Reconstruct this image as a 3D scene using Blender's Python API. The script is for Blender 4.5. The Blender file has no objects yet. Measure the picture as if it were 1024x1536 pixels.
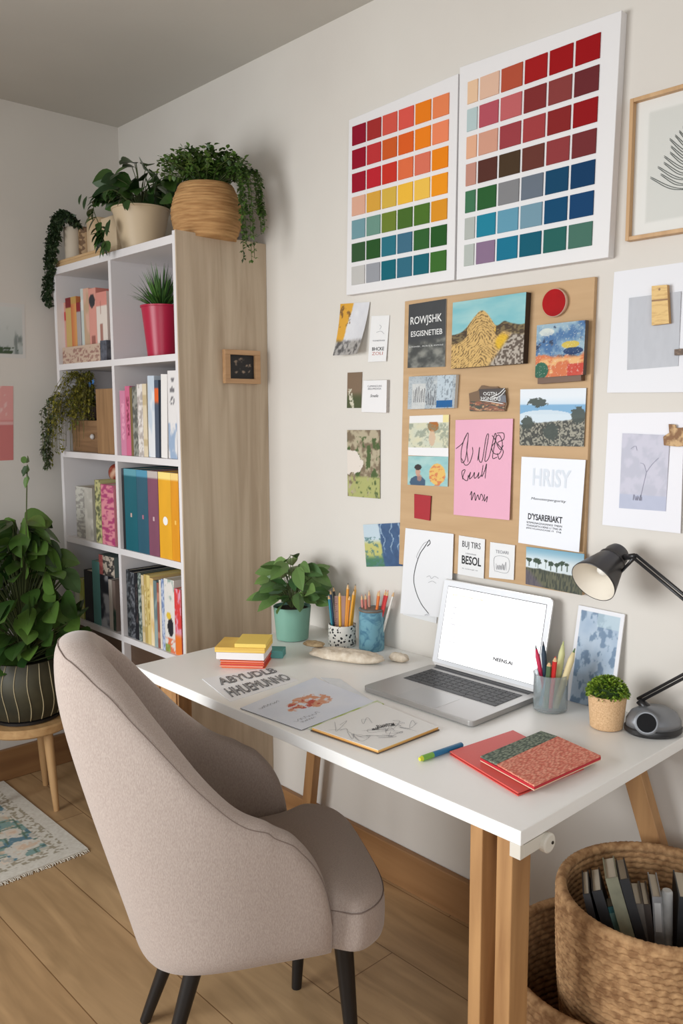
import bpy, math, random
import numpy as np
from mathutils import Vector, Matrix
random.seed(7)
S = bpy.context.scene
COL = S.collection
# ------------------------------------------------------------------ camera
FW = np.array([-0.72534968, 0.67784093, -0.11999803])
RT = np.array([0.68312872, 0.73028662, -0.0040754])
UP = np.array([-0.08487048, 0.08493019, 0.99276576])
CAM = np.array([0, -1.8084, 1.4523]); F = 1268.6376
cd = bpy.data.cameras.new('camera'); cam = bpy.data.objects.new('camera', cd); COL.objects.link(cam)
cd.sensor_fit = 'VERTICAL'; cd.sensor_height = 36; cd.lens = F/1536*36; cd.clip_start = .05
M = Matrix.Identity(4)
for i in range(3):
    M[i][0] = RT[i]; M[i][1] = UP[i]; M[i][2] = -FW[i]; M[i][3] = CAM[i]
cam.matrix_world = M
S.camera = cam
# ------------------------------------------------------------------ light
S.view_settings.view_transform = 'Standard'; S.view_settings.look = 'None'
S.view_settings.gamma = 1; S.view_settings.use_curve_mapping = False
S.view_settings.exposure = 0.08
w = bpy.data.worlds.new('world'); S.world = w; w.use_nodes = True
w.node_tree.nodes['Background'].inputs[0].default_value = (.96, .98, 1.0, 1)
w.node_tree.nodes['Background'].inputs[1].default_value = .4
def area(name, loc, target, sx, sy, power, color, spread=180):
    l = bpy.data.lights.new(name, 'AREA'); l.shape = 'RECTANGLE'; l.size = sx; l.size_y = sy; l.energy = power; l.color = color; l.spread = math.radians(spread)
    o = bpy.data.objects.new(name, l); COL.objects.link(o); o.location = loc
    o.rotation_euler = (Vector(target)-Vector(loc)).to_track_quat('-Z', 'Y').to_euler(); return o
area('window_light', (-2.1, -3.0, 1.35), (-.85, -.2, .85), 1.5, 1.3, 37, (.95, .98, 1), 128)
area('fill_light', (1.6, -3.4, 1.7), (-1.5, 0, .8), 2.2, 1.6, 17, (.97, .985, 1), 110)  # soft fill added behind the camera, not a fixture of the room
# ------------------------------------------------------------------ helpers
def at(x, y, ax, val):
    r = FW + RT*(x-512)/F - UP*(y-768)/F
    t = (val-CAM[ax])/r[ax]
    return CAM + t*r
def lin(c):
    c = np.asarray(c, float)/255.
    return np.where(c <= .04045, c/12.92, ((c+.055)/1.055)**2.4)
def lc(c): a = lin(c); return (a[0], a[1], a[2], 1)
def V(*a): return np.array(a, float)
def nrm(v): v = np.asarray(v, float); return v/np.linalg.norm(v)
MATS = {}
def mat(name, color=(128, 128, 128), rough=.6, metal=0, **k):
    if name in MATS: return MATS[name]
    m = bpy.data.materials.new(name); m.use_nodes = True; b = m.node_tree.nodes['Principled BSDF']
    b.inputs['Base Color'].default_value = lc(color); b.inputs['Roughness'].default_value = rough; b.inputs['Metallic'].default_value = metal
    for kk, v in k.items(): b.inputs[kk.replace('_', ' ')].default_value = v
    MATS[name] = m; return m
def N(m, t, **k):
    n = m.node_tree.nodes.new(t)
    for a, v in k.items():
        if a.startswith('i_'): n.inputs[a[2:].replace('_', ' ')].default_value = v
        else: setattr(n, a, v)
    return n
def L(m, a, b): m.node_tree.links.new(a, b)
def noisy(name, c1, c2, scale=(1, 1, 1), nscale=5, detail=6, rough=.6, bump=0, bscale=None, metal=0, coords='Object', lo=.35, hi=.65, dist=0, **k):
    """two-tone noise material, optional bump"""
    if name in MATS: return MATS[name]
    m = mat(name, c1, rough, metal, **k); b = m.node_tree.nodes['Principled BSDF']
    tc = N(m, 'ShaderNodeTexCoord'); mp = N(m, 'ShaderNodeMapping'); mp.inputs['Scale'].default_value = scale
    L(m, tc.outputs[coords], mp.inputs[0])
    n = N(m, 'ShaderNodeTexNoise', i_Scale=nscale, i_Detail=detail, i_Distortion=dist); L(m, mp.outputs[0], n.inputs['Vector'])
    r = N(m, 'ShaderNodeValToRGB'); r.color_ramp.elements[0].position = lo; r.color_ramp.elements[1].position = hi
    r.color_ramp.elements[0].color = lc(c1); r.color_ramp.elements[1].color = lc(c2)
    L(m, n.outputs[0], r.inputs[0]); L(m, r.outputs[0], b.inputs['Base Color'])
    if bump:
        nb = N(m, 'ShaderNodeTexNoise', i_Scale=bscale or nscale*4, i_Detail=4); L(m, mp.outputs[0], nb.inputs['Vector'])
        bp = N(m, 'ShaderNodeBump', i_Strength=bump, i_Distance=.003); L(m, nb.outputs[0], bp.inputs['Height']); L(m, bp.outputs[0], b.inputs['Normal'])
    return m
def wood(name, c1, c2, axis=0, s=1.0, rough=.5, bump=.15):
    sc = [14*s]*3; sc[axis] = 1.1*s
    return noisy(name, c1, c2, scale=tuple(sc), nscale=1.6, detail=9, rough=rough, bump=bump, bscale=6, lo=.3, hi=.7, dist=.6)
def leafmat(name, c1, c2, rough=.45):
    if name in MATS: return MATS[name]
    m = mat(name, c1, rough); b = m.node_tree.nodes['Principled BSDF']
    g = N(m, 'ShaderNodeNewGeometry'); r = N(m, 'ShaderNodeValToRGB')
    r.color_ramp.elements[0].color = lc(c1); r.color_ramp.elements[1].color = lc(c2)
    L(m, g.outputs['Random Per Island'], r.inputs[0]); L(m, r.outputs[0], b.inputs['Base Color'])
    return m
def attrmat(name, rough=.6, bump=0, coat=0):
    if name in MATS: return MATS[name]
    m = mat(name, rough=rough, Coat_Weight=coat); a = N(m, 'ShaderNodeAttribute', attribute_name='Col')
    L(m, a.outputs['Color'], m.node_tree.nodes['Principled BSDF'].inputs['Base Color'])
    return m
PRINT = attrmat('printed_paper', .55); CANVAS = attrmat('painted_canvas', .8)
WHITE = mat('white_paper', (232, 231, 230), .75)
INK = mat('black_ink', (26, 26, 30), .7)
GREYINK = mat('grey_ink', (120, 120, 126), .8)

class MB:
    def __init__(s): s.v = []; s.f = []; s.c = None
    def add(s, vs, fs):
        o = len(s.v); s.v += [tuple(map(float, p)) for p in vs]; s.f += [tuple(i+o for i in f) for f in fs]; return s
    def box(s, lo, hi, xf=None):
        x0, y0, z0 = lo; x1, y1, z1 = hi
        p = [(x0,y0,z0),(x1,y0,z0),(x1,y1,z0),(x0,y1,z0),(x0,y0,z1),(x1,y0,z1),(x1,y1,z1),(x0,y1,z1)]
        if xf: p = [xf(V(*q)) for q in p]
        return s.add(p, [(0,3,2,1),(4,5,6,7),(0,1,5,4),(1,2,6,5),(2,3,7,6),(3,0,4,7)])
    def prism(s, quad, d):
        """quad: list of points (counter-clockwise seen from front); d: offset vector to the back"""
        q = [np.array(p) for p in quad]; n = len(q); b = [p+d for p in q]
        return s.add(q+b, [tuple(range(n)), tuple(range(2*n-1, n-1, -1))]+[((i+1) % n, i, n+i, n+(i+1) % n) for i in range(n)])
    def tube(s, pts, r, n=10, cap=True, flat=None):
        pts = [np.array(p, float) for p in pts]; m = len(pts)
        rs = [r]*m if np.isscalar(r) else list(r)
        vs = []; prev = None
        for i in range(m):
            t = nrm(pts[min(i+1, m-1)]-pts[max(i-1, 0)])
            if prev is None: a = np.cross(t, (0, 0, 1) if abs(t[2]) < .9 else (1, 0, 0))
            else: a = prev-t*(prev@t)
            a = nrm(a); b = np.cross(t, a); prev = a
            for k in range(n):
                q = 2*math.pi*k/n
                vs.append(pts[i]+rs[i]*(math.cos(q)*a+math.sin(q)*b))
        fs = [(i*n+k, i*n+(k+1) % n, (i+1)*n+(k+1) % n, (i+1)*n+k) for i in range(m-1) for k in range(n)]
        if cap: fs += [tuple(range(n-1, -1, -1)), tuple((m-1)*n+k for k in range(n))]
        return s.add(vs, fs)
    def lathe(s, prof, c, n=32, axis=None, close=False, fn=None):
        """prof: (r,z) list, c: base point, axis: direction of z"""
        c = np.array(c, float); az = nrm(axis) if axis is not None else V(0, 0, 1)
        ax = nrm(np.cross(az, (0, 1, 0)) if abs(az[1]) < .9 else np.cross(az, (1, 0, 0))) if axis is not None else V(1, 0, 0)
        ay = np.cross(az, ax); vs = []
        for j, (r, z) in enumerate(prof):
            for k in range(n):
                q = 2*math.pi*k/n; rr = r
                if fn: rr = fn(r, z, q, j)
                vs.append(c+az*z+rr*(math.cos(q)*ax+math.sin(q)*ay))
        m = len(prof)
        fs = [(i*n+k, i*n+(k+1) % n, (i+1)*n+(k+1) % n, (i+1)*n+k) for i in range(m-1) for k in range(n)]
        fs += [tuple(range(n-1, -1, -1)), tuple((m-1)*n+k for k in range(n))]
        return s.add(vs, fs)
    def leaf(s, base, d, up, l, wd, droop=.3, fold=.25, seg=5, pet=0, twist=0):
        base = np.array(base, float); d = nrm(d); side = np.cross(d, up)
        if np.linalg.norm(side) < 1e-3: side = np.cross(d, (1, 0, .2))
        side = nrm(side); u = np.cross(side, d)
        if twist: side, u = side*math.cos(twist)+u*math.sin(twist), u*math.cos(twist)-side*math.sin(twist)
        vs = []; fs = []
        p = base+d*pet
        for i in range(seg+1):
            t = i/seg; ww = wd*.5*(math.sin(math.pi*min(1, t**.8*.97+.03))**.75 if 0 < i < seg else .03)
            c = p+d*l*t*(1-.25*droop*t)-V(0, 0, 1)*droop*l*t*t*.6
            vs += [c-side*ww+u*fold*ww, c, c+side*ww+u*fold*ww]
        for i in range(seg):
            a = i*3; fs += [(a, a+1, a+4, a+3), (a+1, a+2, a+5, a+4)]
        return s.add(vs, fs)
    def bleaf(s, base, d, rr, l, wd, **k):
        return s.leaf(base, d, nrm((.35+rr.gauss(0, .35), -.75+rr.gauss(0, .3), .55+rr.gauss(0, .35))), l, wd, **k)
    def build(s, name, m, parent=None, smooth=False, bevel=0, sub=0, auto=None, solid=0):
        me = bpy.data.meshes.new(name)
        vs = np.array(s.v, float)
        if parent is not None: base = np.array(wloc(parent))
        else: base = V((vs[:, 0].min()+vs[:, 0].max())/2, (vs[:, 1].min()+vs[:, 1].max())/2, vs[:, 2].min())
        me.from_pydata((vs-base).tolist(), [], s.f); me.update()
        o = bpy.data.objects.new(name, me); COL.objects.link(o)
        if parent is not None: o.parent = parent
        else: o.location = base
        me.materials.append(m)
        if smooth:
            me.polygons.foreach_set('use_smooth', [True]*len(me.polygons))
            if auto:
                md = o.modifiers.new('split', 'EDGE_SPLIT'); md.split_angle = math.radians(auto)
        if solid: md = o.modifiers.new('solid', 'SOLIDIFY'); md.thickness = solid
        if bevel:
            md = o.modifiers.new('bevel', 'BEVEL'); md.width = bevel; md.segments = 3; md.limit_method = 'ANGLE'
        if sub:
            md = o.modifiers.new('sub', 'SUBSURF'); md.levels = sub; md.render_levels = sub
        if s.c is not None:
            a = me.color_attributes.new('Col', 'FLOAT_COLOR', 'POINT')
            cc = np.ones((len(s.v), 4), np.float32); cc[:, :3] = s.c; a.data.foreach_set('color', cc.ravel())
        return o
def wloc(o):
    p = Vector(o.location)
    while o.parent: o = o.parent; p += Vector(o.location)
    return p
def tag(o, label, cat, group=None):
    o['label'] = label; o['category'] = cat
    if group: o['group'] = group
    return o
def thing(name, loc, label, cat, group=None):
    o = bpy.data.objects.new(name, None); o.empty_display_size = .03; COL.objects.link(o); o.location = tuple(map(float, loc))
    return tag(o, label, cat, group)
def structure(o): o['kind'] = 'structure'; return o
def rotz(a, c=(0, 0)):
    ca, sa = math.cos(a), math.sin(a)
    return lambda p: V(c[0]+p[0]*ca-p[1]*sa, c[1]+p[0]*sa+p[1]*ca, p[2])

# numpy noise -----------------------------------------------------
def hsh(ix, iy, s):
    n = (ix.astype(np.int64)*374761393+iy.astype(np.int64)*668265263+s*982451653) & 0x7fffffff
    n = ((n ^ (n >> 13))*1274126177) & 0x7fffffff
    return ((n ^ (n >> 16)) & 0xffff)/65535.
def vn(x, y, s=0):
    ix = np.floor(x); iy = np.floor(y); fx = x-ix; fy = y-iy; fx = fx*fx*(3-2*fx); fy = fy*fy*(3-2*fy)
    a = hsh(ix, iy, s); b = hsh(ix+1, iy, s); c = hsh(ix, iy+1, s); d = hsh(ix+1, iy+1, s)
    return (a*(1-fx)+b*fx)*(1-fy)+(c*(1-fx)+d*fx)*fy
def fbm(x, y, s=0, o=4):
    r = 0; a = .5; t = 0
    for i in range(o): r = r+a*vn(x*2**i, y*2**i, s+i); t += a; a *= .55
    return r/t
def mix(a, b, t):
    t = np.clip(t, 0, 1)[..., None]; return np.asarray(a, float)*(1-t)+np.asarray(b, float)*t
def ss(x, a, b): t = np.clip((x-a)/(b-a), 0, 1); return t*t*(3-2*t)
def flat(c, n=0, s=1): return lambda u, v: mix(c, np.array(c)*.82, fbm(u*6, v*6, s)*n)

class Quad:
    """flat sheet through 4 points TL,TR,BR,BL; nr = outward normal"""
    def __init__(q, TL, TR, BR, BL, nr): q.p = [np.array(a, float) for a in (TL, TR, BR, BL)]; q.n = nrm(nr); q.curl = None
    def __call__(q, u, v, off=0):
        TL, TR, BR, BL = q.p
        u = np.asarray(u, float)[..., None]; v = np.asarray(v, float)[..., None]
        if q.curl is not None: off = off+q.curl(u, v)
        return (TL*(1-u)+TR*u)*v+(BL*(1-u)+BR*u)*(1-v)+q.n*off
    @property
    def ux(q): return nrm(q.p[1]-q.p[0]+q.p[2]-q.p[3])
    @property
    def uy(q): return nrm(q.p[0]-q.p[3]+q.p[1]-q.p[2])
    @property
    def w(q): return (np.linalg.norm(q.p[1]-q.p[0])+np.linalg.norm(q.p[2]-q.p[3]))/2
    @property
    def h(q): return (np.linalg.norm(q.p[0]-q.p[3])+np.linalg.norm(q.p[1]-q.p[2]))/2
def wq(pix, y): return Quad(*[at(a, b, 1, y) for a, b in pix], (0, -1, 0))
def dq(pix, z): return Quad(*[at(a, b, 2, z) for a, b in pix], (0, 0, 1))
def sheet(name, q, fn, nu=2, nv=2, thick=.0008, edge=None, m=None, parent=None, curl=None):
    u, v = np.meshgrid(np.linspace(0, 1, nu), np.linspace(0, 1, nv))
    q.curl = curl; p = q(u, v)
    c = lin(np.clip(np.broadcast_to(fn(u, v), u.shape+(3,)), 0, 255))
    b = MB(); vs = p.reshape(-1, 3); fs = [(j*nu+i, j*nu+i+1, (j+1)*nu+i+1, (j+1)*nu+i) for j in range(nv-1) for i in range(nu-1)]
    b.add(vs, fs)
    loop = [i for i in range(nu)]+[j*nu+nu-1 for j in range(1, nv)]+[(nv-1)*nu+i for i in range(nu-2, -1, -1)]+[j*nu for j in range(nv-2, 0, -1)]
    e = vs[loop]; n = len(loop); cc = c.reshape(-1, 3)
    b.add(list(e)+list(e-q.n*thick), [((i+1) % n, i, n+i, n+(i+1) % n) for i in range(n)]+([tuple(range(2*n-1, n-1, -1))] if curl is None else []))
    ec = cc[loop] if edge is None else np.tile(lin(edge), (n, 1))
    b.c = np.concatenate([cc, ec, ec])
    if curl is not None:
        b.add(list(vs-q.n*thick), [f[::-1] for f in fs]); b.c = np.concatenate([b.c, np.tile(ec[:1], (len(vs), 1))])
    return b.build(name, m or PRINT, parent)
def text(parent, s, q, u, v, wd, ht, m=None, shear=0, bold=0, off=.0006, name='lettering', outline=0, rot=0):
    cu = bpy.data.curves.new('t', 'FONT'); cu.body = s; cu.size = 1; cu.shear = shear; cu.offset = bold; cu.resolution_u = 3
    cu.align_x = 'CENTER'
    if outline: cu.fill_mode = 'NONE'; cu.bevel_depth = outline; cu.bevel_resolution = 0
    o = bpy.data.objects.new('t', cu); COL.objects.link(o)
    dg = bpy.context.evaluated_depsgraph_get(); me = bpy.data.meshes.new_from_object(o.evaluated_get(dg))
    n = len(me.vertices); a = np.empty(n*3); me.vertices.foreach_get('co', a); a = a.reshape(-1, 3)
    lo = a.min(0); hi = a.max(0); a = (a-(lo+hi)/2)/np.maximum(hi-lo, 1e-6)
    wm, hm = wd*q.w, ht*q.h
    x = a[:, 0]*wm; y = a[:, 1]*hm
    if rot: x, y = x*math.cos(rot)-y*math.sin(rot), x*math.sin(rot)+y*math.cos(rot)
    wp = q(u+x/q.w, v+y/q.h, off)+(a[:, 2:3]*.0006*q.n if outline else 0)
    b = MB(); b.v = [tuple(p) for p in wp]; b.f = [tuple(f.vertices) for f in me.polygons]
    bpy.data.objects.remove(o); bpy.data.curves.remove(cu); bpy.data.meshes.remove(me)
    return b.build(name, m or INK, parent)
def ribbon(b, q, pts, wd=.0012, off=.0007):
    pts = np.array(pts, float); P = q(pts[:, 0], pts[:, 1], off); n = len(P)
    vs = []
    for i in range(n):
        t = nrm(P[min(i+1, n-1)]-P[max(i-1, 0)]+1e-9); sd = np.cross(q.n, t)
        ww = wd*(.5 if i in (0, n-1) else 1)*.5
        vs += [P[i]-sd*ww, P[i]+sd*ww]
    b.add(vs, [(2*i, 2*i+2, 2*i+3, 2*i+1) for i in range(n-1)])
def smooth(pts, k=8):
    """catmull-rom"""
    p = np.array(pts, float); p = np.vstack([2*p[0]-p[1], p, 2*p[-1]-p[-2]]); out = []
    for i in range(1, len(p)-2):
        for t in np.linspace(0, 1, k, endpoint=False):
            out.append(.5*((2*p[i])+(-p[i-1]+p[i+1])*t+(2*p[i-1]-5*p[i]+4*p[i+1]-p[i+2])*t*t+(-p[i-1]+3*p[i]-3*p[i+1]+p[i+2])*t**3))
    out.append(p[-2]); return np.array(out)
def strokes(parent, q, lines, wd=.0012, m=None, name='drawing'):
    b = MB()
    for l in lines: ribbon(b, q, smooth(l), wd)
    return b.build(name, m or INK, parent)
def scribble(seed, x0, x1, y0, y1, n=14):
    r = random.Random(seed); return [(x0+(x1-x0)*i/(n-1)+r.uniform(-.01, .01), y0 if i % 2 else r.uniform(y0+(y1-y0)*.5, y1)) for i in range(n)]

# ------------------------------------------------------------------ room
XL, XP, XS, XM = -3.2632, -2.2991, -3.1753, -2.7356
H = 2.6002
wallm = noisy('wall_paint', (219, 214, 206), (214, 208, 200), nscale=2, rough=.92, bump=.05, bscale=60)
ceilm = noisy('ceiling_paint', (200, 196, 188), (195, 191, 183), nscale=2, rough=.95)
structure(MB().box((XL-.1, 0, 0), (2.6, .1, H)).build('wall_back', wallm))
structure(MB().box((XL-.1, -4.6, 0), (XL, 0, H)).build('wall_left', wallm))
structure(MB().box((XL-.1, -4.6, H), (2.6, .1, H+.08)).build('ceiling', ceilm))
# oak plank floor
fm = mat('oak_floor', rough=.42); b_ = fm.node_tree.nodes['Principled BSDF']
tc = N(fm, 'ShaderNodeTexCoord'); mp = N(fm, 'ShaderNodeMapping'); mp.inputs['Location'].default_value = (.3, .13, 0)
L(fm, tc.outputs['Object'], mp.inputs[0])
br = N(fm, 'ShaderNodeTexBrick', offset=.37, i_Scale=1.0); br.inputs['Brick Width'].default_value = 2.1; br.inputs['Row Height'].default_value = .235
br.inputs['Mortar Size'].default_value = .0018; br.inputs['Mortar Smooth'].default_value = .3
br.inputs['Color1'].default_value = lc((192, 160, 120)); br.inputs['Color2'].default_value = lc((178, 144, 104)); br.inputs['Mortar'].default_value = lc((132, 98, 64))
L(fm, mp.outputs[0], br.inputs['Vector'])
m2 = N(fm, 'ShaderNodeMapping'); m2.inputs['Scale'].default_value = (1.2, 9, 9); L(fm, tc.outputs['Object'], m2.inputs[0])
n1 = N(fm, 'ShaderNodeTexNoise', i_Scale=2.2, i_Detail=9, i_Distortion=.8); L(fm, m2.outputs[0], n1.inputs['Vector'])
r1 = N(fm, 'ShaderNodeValToRGB'); r1.color_ramp.elements[0].position = .3; r1.color_ramp.elements[1].position = .7
r1.color_ramp.elements[0].color = (.6, .57, .52, 1); r1.color_ramp.elements[1].color = (1.05, 1.04, 1.03, 1); L(fm, n1.outputs[0], r1.inputs[0])
mx = N(fm, 'ShaderNodeMix', data_type='RGBA', blend_type='MULTIPLY'); mx.inputs[0].default_value = .8
L(fm, br.outputs['Color'], mx.inputs[6]); L(fm, r1.outputs[0], mx.inputs[7]); L(fm, mx.outputs[2], b_.inputs['Base Color'])
bp = N(fm, 'ShaderNodeBump', i_Strength=.25, i_Distance=.002); L(fm, br.outputs['Fac'], bp.inputs['Height']); bp.invert = True; L(fm, bp.outputs[0], b_.inputs['Normal'])
fl = MB().box((0, 0, -.05), (1, 1, 0)); fl.v = [(XL-.1+p[0]*(2.7-XL), -4.6+p[1]*4.7, p[2]) for p in fl.v]
structure(fl.build('floor', fm))
bbm = wood('baseboard_wood', (160, 118, 76), (136, 96, 58), axis=0)
bby = wood('baseboard_wood_side', (150, 110, 70), (128, 90, 56), axis=1)
structure(MB().box((XP+.005, -.022, 0), (2.6, -.0005, .125)).build('baseboard_back', bbm, bevel=.004))
structure(MB().box((XL+.0005, -4.6, 0), (XL+.022, -.001, .125)).build('baseboard_left', bby, bevel=.004))

# ------------------------------------------------------------------ bookcase
shelfw = mat('white_laminate', (226, 222, 222), .45)
oak = wood('grey_oak', (204, 186, 162), (172, 152, 128), axis=2, s=1.1, rough=.55)
darkw = wood('dark_brown_wood', (92, 70, 52), (74, 55, 42), axis=0)
YF = -.3463; T = .022; ZT = 1.9925
ZS = [1.6187, 1.2852, .9512, .6307]
bc = thing('bookcase', ((XS+XP)/2, -.17, 0), 'tall white two-column bookcase with a grey oak side panel in the room corner', 'bookcase')
MB().box((XP-.022, YF-.004, 0), (XP-.006, -.001, ZT+.01)).build('side_panel', shelfw, bc, bevel=.001)
o = MB().box((XP-.006, YF-.004, 0), (XP, -.001, ZT+.01)).build('oak_cladding', oak, bc); o['label'] = 'grey oak outer side of the bookcase'
MB().box((XS, YF, .6), (XS+.02, -.001, ZT)).build('side_panel', shelfw, bc, bevel=.001)
MB().box((XS, YF+.01, 0), (XS+.02, -.001, .6)).build('lower_side', darkw, bc)
MB().box((XM-.009, YF+.003, .02), (XM+.009, -.012, ZT-T)).build('divider', shelfw, bc)
MB().box((XS+.02, YF, ZT-T-.004), (XP-.022, -.001, ZT)).build('top_board', shelfw, bc, bevel=.001)
MB().box((XS+.02, -.012, .02), (XP-.022, -.002, ZT-T)).build('back_panel', mat('shelf_back', (205, 198, 200), .6), bc)
for z in ZS:
    for a, b in ((XS+.02, XM-.009), (XM+.009, XP-.022)):
        MB().box((a, YF+.002, z-T/2), (b, -.012, z+T/2)).build('shelf', shelfw, bc)
MB().box((XS+.02, YF+.03, .0), (XM-.009, YF+.045, .6307-T/2)).build('lower_door', darkw, bc)
MB().box((XM+.009, YF+.03, .0), (XP-.022, YF+.045, .6307-T/2)).build('lower_door', darkw, bc)
def fl_z(r): return ZS[r]+T/2    # floor of row r (0 = top row)
# ------------------------------------------------------------------ books
def book(px0, px1, row, pyref, h, color, label, col2=None, depth=.2, lean=0, name='book', kind='band', yoff=.012, cat='book', group=None, zb=None, pages=True, fn=None):
    y0 = YF+yoff; x0 = at(px0, pyref, 1, y0)[0]; x1 = at(px1, pyref, 1, y0)[0]-.0008
    z0 = fl_z(row)+.0003 if zb is None else zb
    c = (x0, z0)
    def xf(p):
        dx = p[0]-x0; dz = p[2]-z0; ca, sa = math.cos(lean), math.sin(lean)
        return V(x0+dx*ca+dz*sa, p[1], z0-dx*sa+dz*ca+ (abs(sa)*(x1-x0) if lean > 0 else 0))
    t = min(.003, (x1-x0)*.18); wd = x1-x0
    r = random.Random(label)
    q = Quad(V(x0, y0, z0+h), V(x1, y0, z0+h), V(x1, y0, z0), V(x0, y0, z0), (0, -1, 0)); q.p = [xf(p) for p in q.p]
    sd = r.randint(0, 999); c1 = np.array(color, float); c2 = np.array(col2 if col2 is not None else color, float)
    base = thing(name, ((x0+x1)/2, y0, z0), label, cat, group)
    cov = MB(); cov.box((x0, y0+.003, z0), (x0+t, y0+depth, z0+h), xf).box((x1-t, y0+.003, z0), (x1, y0+depth, z0+h), xf)
    cov.build('cover', mat('cov_%d_%d_%d' % tuple(color), color, .5), base)
    if fn is None:
        if kind == 'band': f = lambda u, v: mix(c1, c2, ((np.abs(v-.78) < .07)+(np.abs(v-.2) < .04))*1.)
        elif kind == 'speck': f = lambda u, v: mix(c1, c2, ss(fbm(u*3+sd, v*26, sd, 3), .45, .58))
        elif kind == 'title': f = lambda u, v: mix(c1, c2, ((vn(u*4+sd, v*34, sd) > .5)*(np.abs(v-.55) < .3)*(np.abs(u-.5) < .28))*1.)
        elif kind == 'grad': f = lambda u, v: mix(c1, c2, ss(fbm(u*1.2+sd, v*4, sd, 3)+.25*(.5-v), .35, .6))
        else: f = lambda u, v: np.broadcast_to(c1, u.shape+(3,))
    else: f = fn
    sheet('spine', q, f, 7 if wd < .03 else 16, 44, thick=.003, edge=color, parent=base)
    if pages:
        MB().box((x0+t, y0+.0035, z0+.002), (x1-t, y0+depth-.003, z0+h-.003), xf).build('pages', mat('page_block', (214, 204, 186), .9), base)
    return base
# top-left compartment (row 0)
G0 = 'books in the top left compartment'
book(90, 99, 0, 480, .235, (205, 150, 135), 'dusty pink book at the far left of the top left compartment', (190, 60, 60), kind='band', group=G0, yoff=.03)
book(99, 107, 0, 480, .25, (196, 165, 100), 'ochre yellow book with a dark red top in the top left compartment', (150, 40, 40), kind='band', group=G0, yoff=.03, fn=lambda u, v: mix((196, 165, 100), (120, 22, 26), (v > .86)*1.))
book(107, 115, 0, 480, .25, (200, 120, 70), 'burnt orange book beside the ochre one in the top left compartment', (215, 170, 90), kind='grad', group=G0, yoff=.03, fn=lambda u, v: mix(mix((200, 110, 66), (214, 160, 90), u*1.), (190, 150, 80), (v > .9)*1.))
book(115, 121, 0, 480, .225, (170, 160, 160), 'thin grey book with a red top band in the top left compartment', (150, 40, 44), group=G0, yoff=.03, fn=lambda u, v: mix((172, 162, 160), (140, 30, 34), (v > .84)*1.))
book(122, 126, 0, 480, .272, (196, 205, 200), 'tall thin pale green book in the top left compartment', (220, 220, 215), group=G0, yoff=.03)
book(126, 134, 0, 480, .27, (214, 170, 150), 'tall salmon book with a beige lower half in the top left compartment', (190, 160, 130), kind='grad', group=G0, yoff=.03)
book(134, 145, 0, 480, .265, (210, 130, 118), 'coral book with a black oval mark in the top left compartment', (150, 80, 70), group=G0, yoff=.03,
     fn=lambda u, v: mix(mix((216, 150, 136), (140, 84, 74), (v < .35)*.8*(np.abs(u-.5) < .3)), (48, 46, 52), (((u-.45)/.42)**2+((v-.83)/.09)**2 < 1)*1.))
book(145, 161, 0, 480, .245, (224, 205, 196), 'wide cream and pink book at the right of the top left compartment', (206, 130, 120), group=G0, yoff=.03,
     fn=lambda u, v: mix(mix((226, 214, 204), (214, 140, 128), (v > .8)*1.), (150, 92, 80), ((np.abs(u-.42) < .12)*(np.abs(v-.42) < .13))*.8+((np.abs(u-.4) < .06)*(np.abs(v-.78) < .1))*.6))
x0, x1 = at(94, 530, 1, YF+.004)[0], at(150, 530, 1, YF+.004)[0]
bx = thing('patterned_box', ((x0+x1)/2, YF+.015, fl_z(0)), 'low beige box with floral pattern lying in front of the top left books', 'box')
sheet('front', Quad((x0, YF+.004, fl_z(0)+.062), (x1, YF+.004, fl_z(0)+.062), (x1, YF+.004, fl_z(0)), (x0, YF+.004, fl_z(0)), (0, -1, 0)),
      lambda u, v: mix((196, 172, 152), (150, 110, 100), ss(fbm(u*26, v*9, 3), .5, .62)*(v < .85)), 70, 20, .004, parent=bx)
MB().box((x0, YF+.008, fl_z(0)+.0003), (x1, YF+.028, fl_z(0)+.061)).build('body', mat('boxbeige', (190, 168, 150), .8), bx)
x2 = at(160, 530, 1, YF+.004)[0]
tag(MB().box((x1+.004, YF+.004, fl_z(0)+.0003), (x2, YF+.028, fl_z(0)+.07)).build('trinket_box', noisy('trinket', (96, 100, 112), (60, 62, 72), nscale=60, rough=.6)), 'small slate grey trinket box beside the floral patterned box', 'box')
# row 0 right : shell ornament and red pot with grass
c = at(178, 528, 1, YF+.05); zb = fl_z(0)
orn = thing('shell_ornament', (c[0], c[1], zb), 'small cream and yellow striped shell beside the divider of the top shelf', 'ornament')
b = MB(); NU, NV = 20, 12
vs = []
for j in range(NV+1):
    for i in range(NU):
        th = math.pi*j/NV; ph = 2*math.pi*i/NU
        r = .036*(1+.04*math.cos(8*ph))
        vs.append((c[0]+1.0*r*math.sin(th)*math.cos(ph)-.012*math.cos(th), c[1]+.7*r*math.sin(th)*math.sin(ph), zb+.03-.03*math.cos(th)+.0005))
b.add(vs, [(j*NU+i, j*NU+(i+1) % NU, (j+1)*NU+(i+1) % NU, (j+1)*NU+i) for j in range(NV) for i in range(NU)])
wv = np.array(vs); b.c = lin(mix((222, 205, 180), (214, 160, 60), ss(np.sin((wv[:, 0]-c[0])*160), 0, .5)))
b.build('shell', PRINT, orn, smooth=True)
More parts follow.
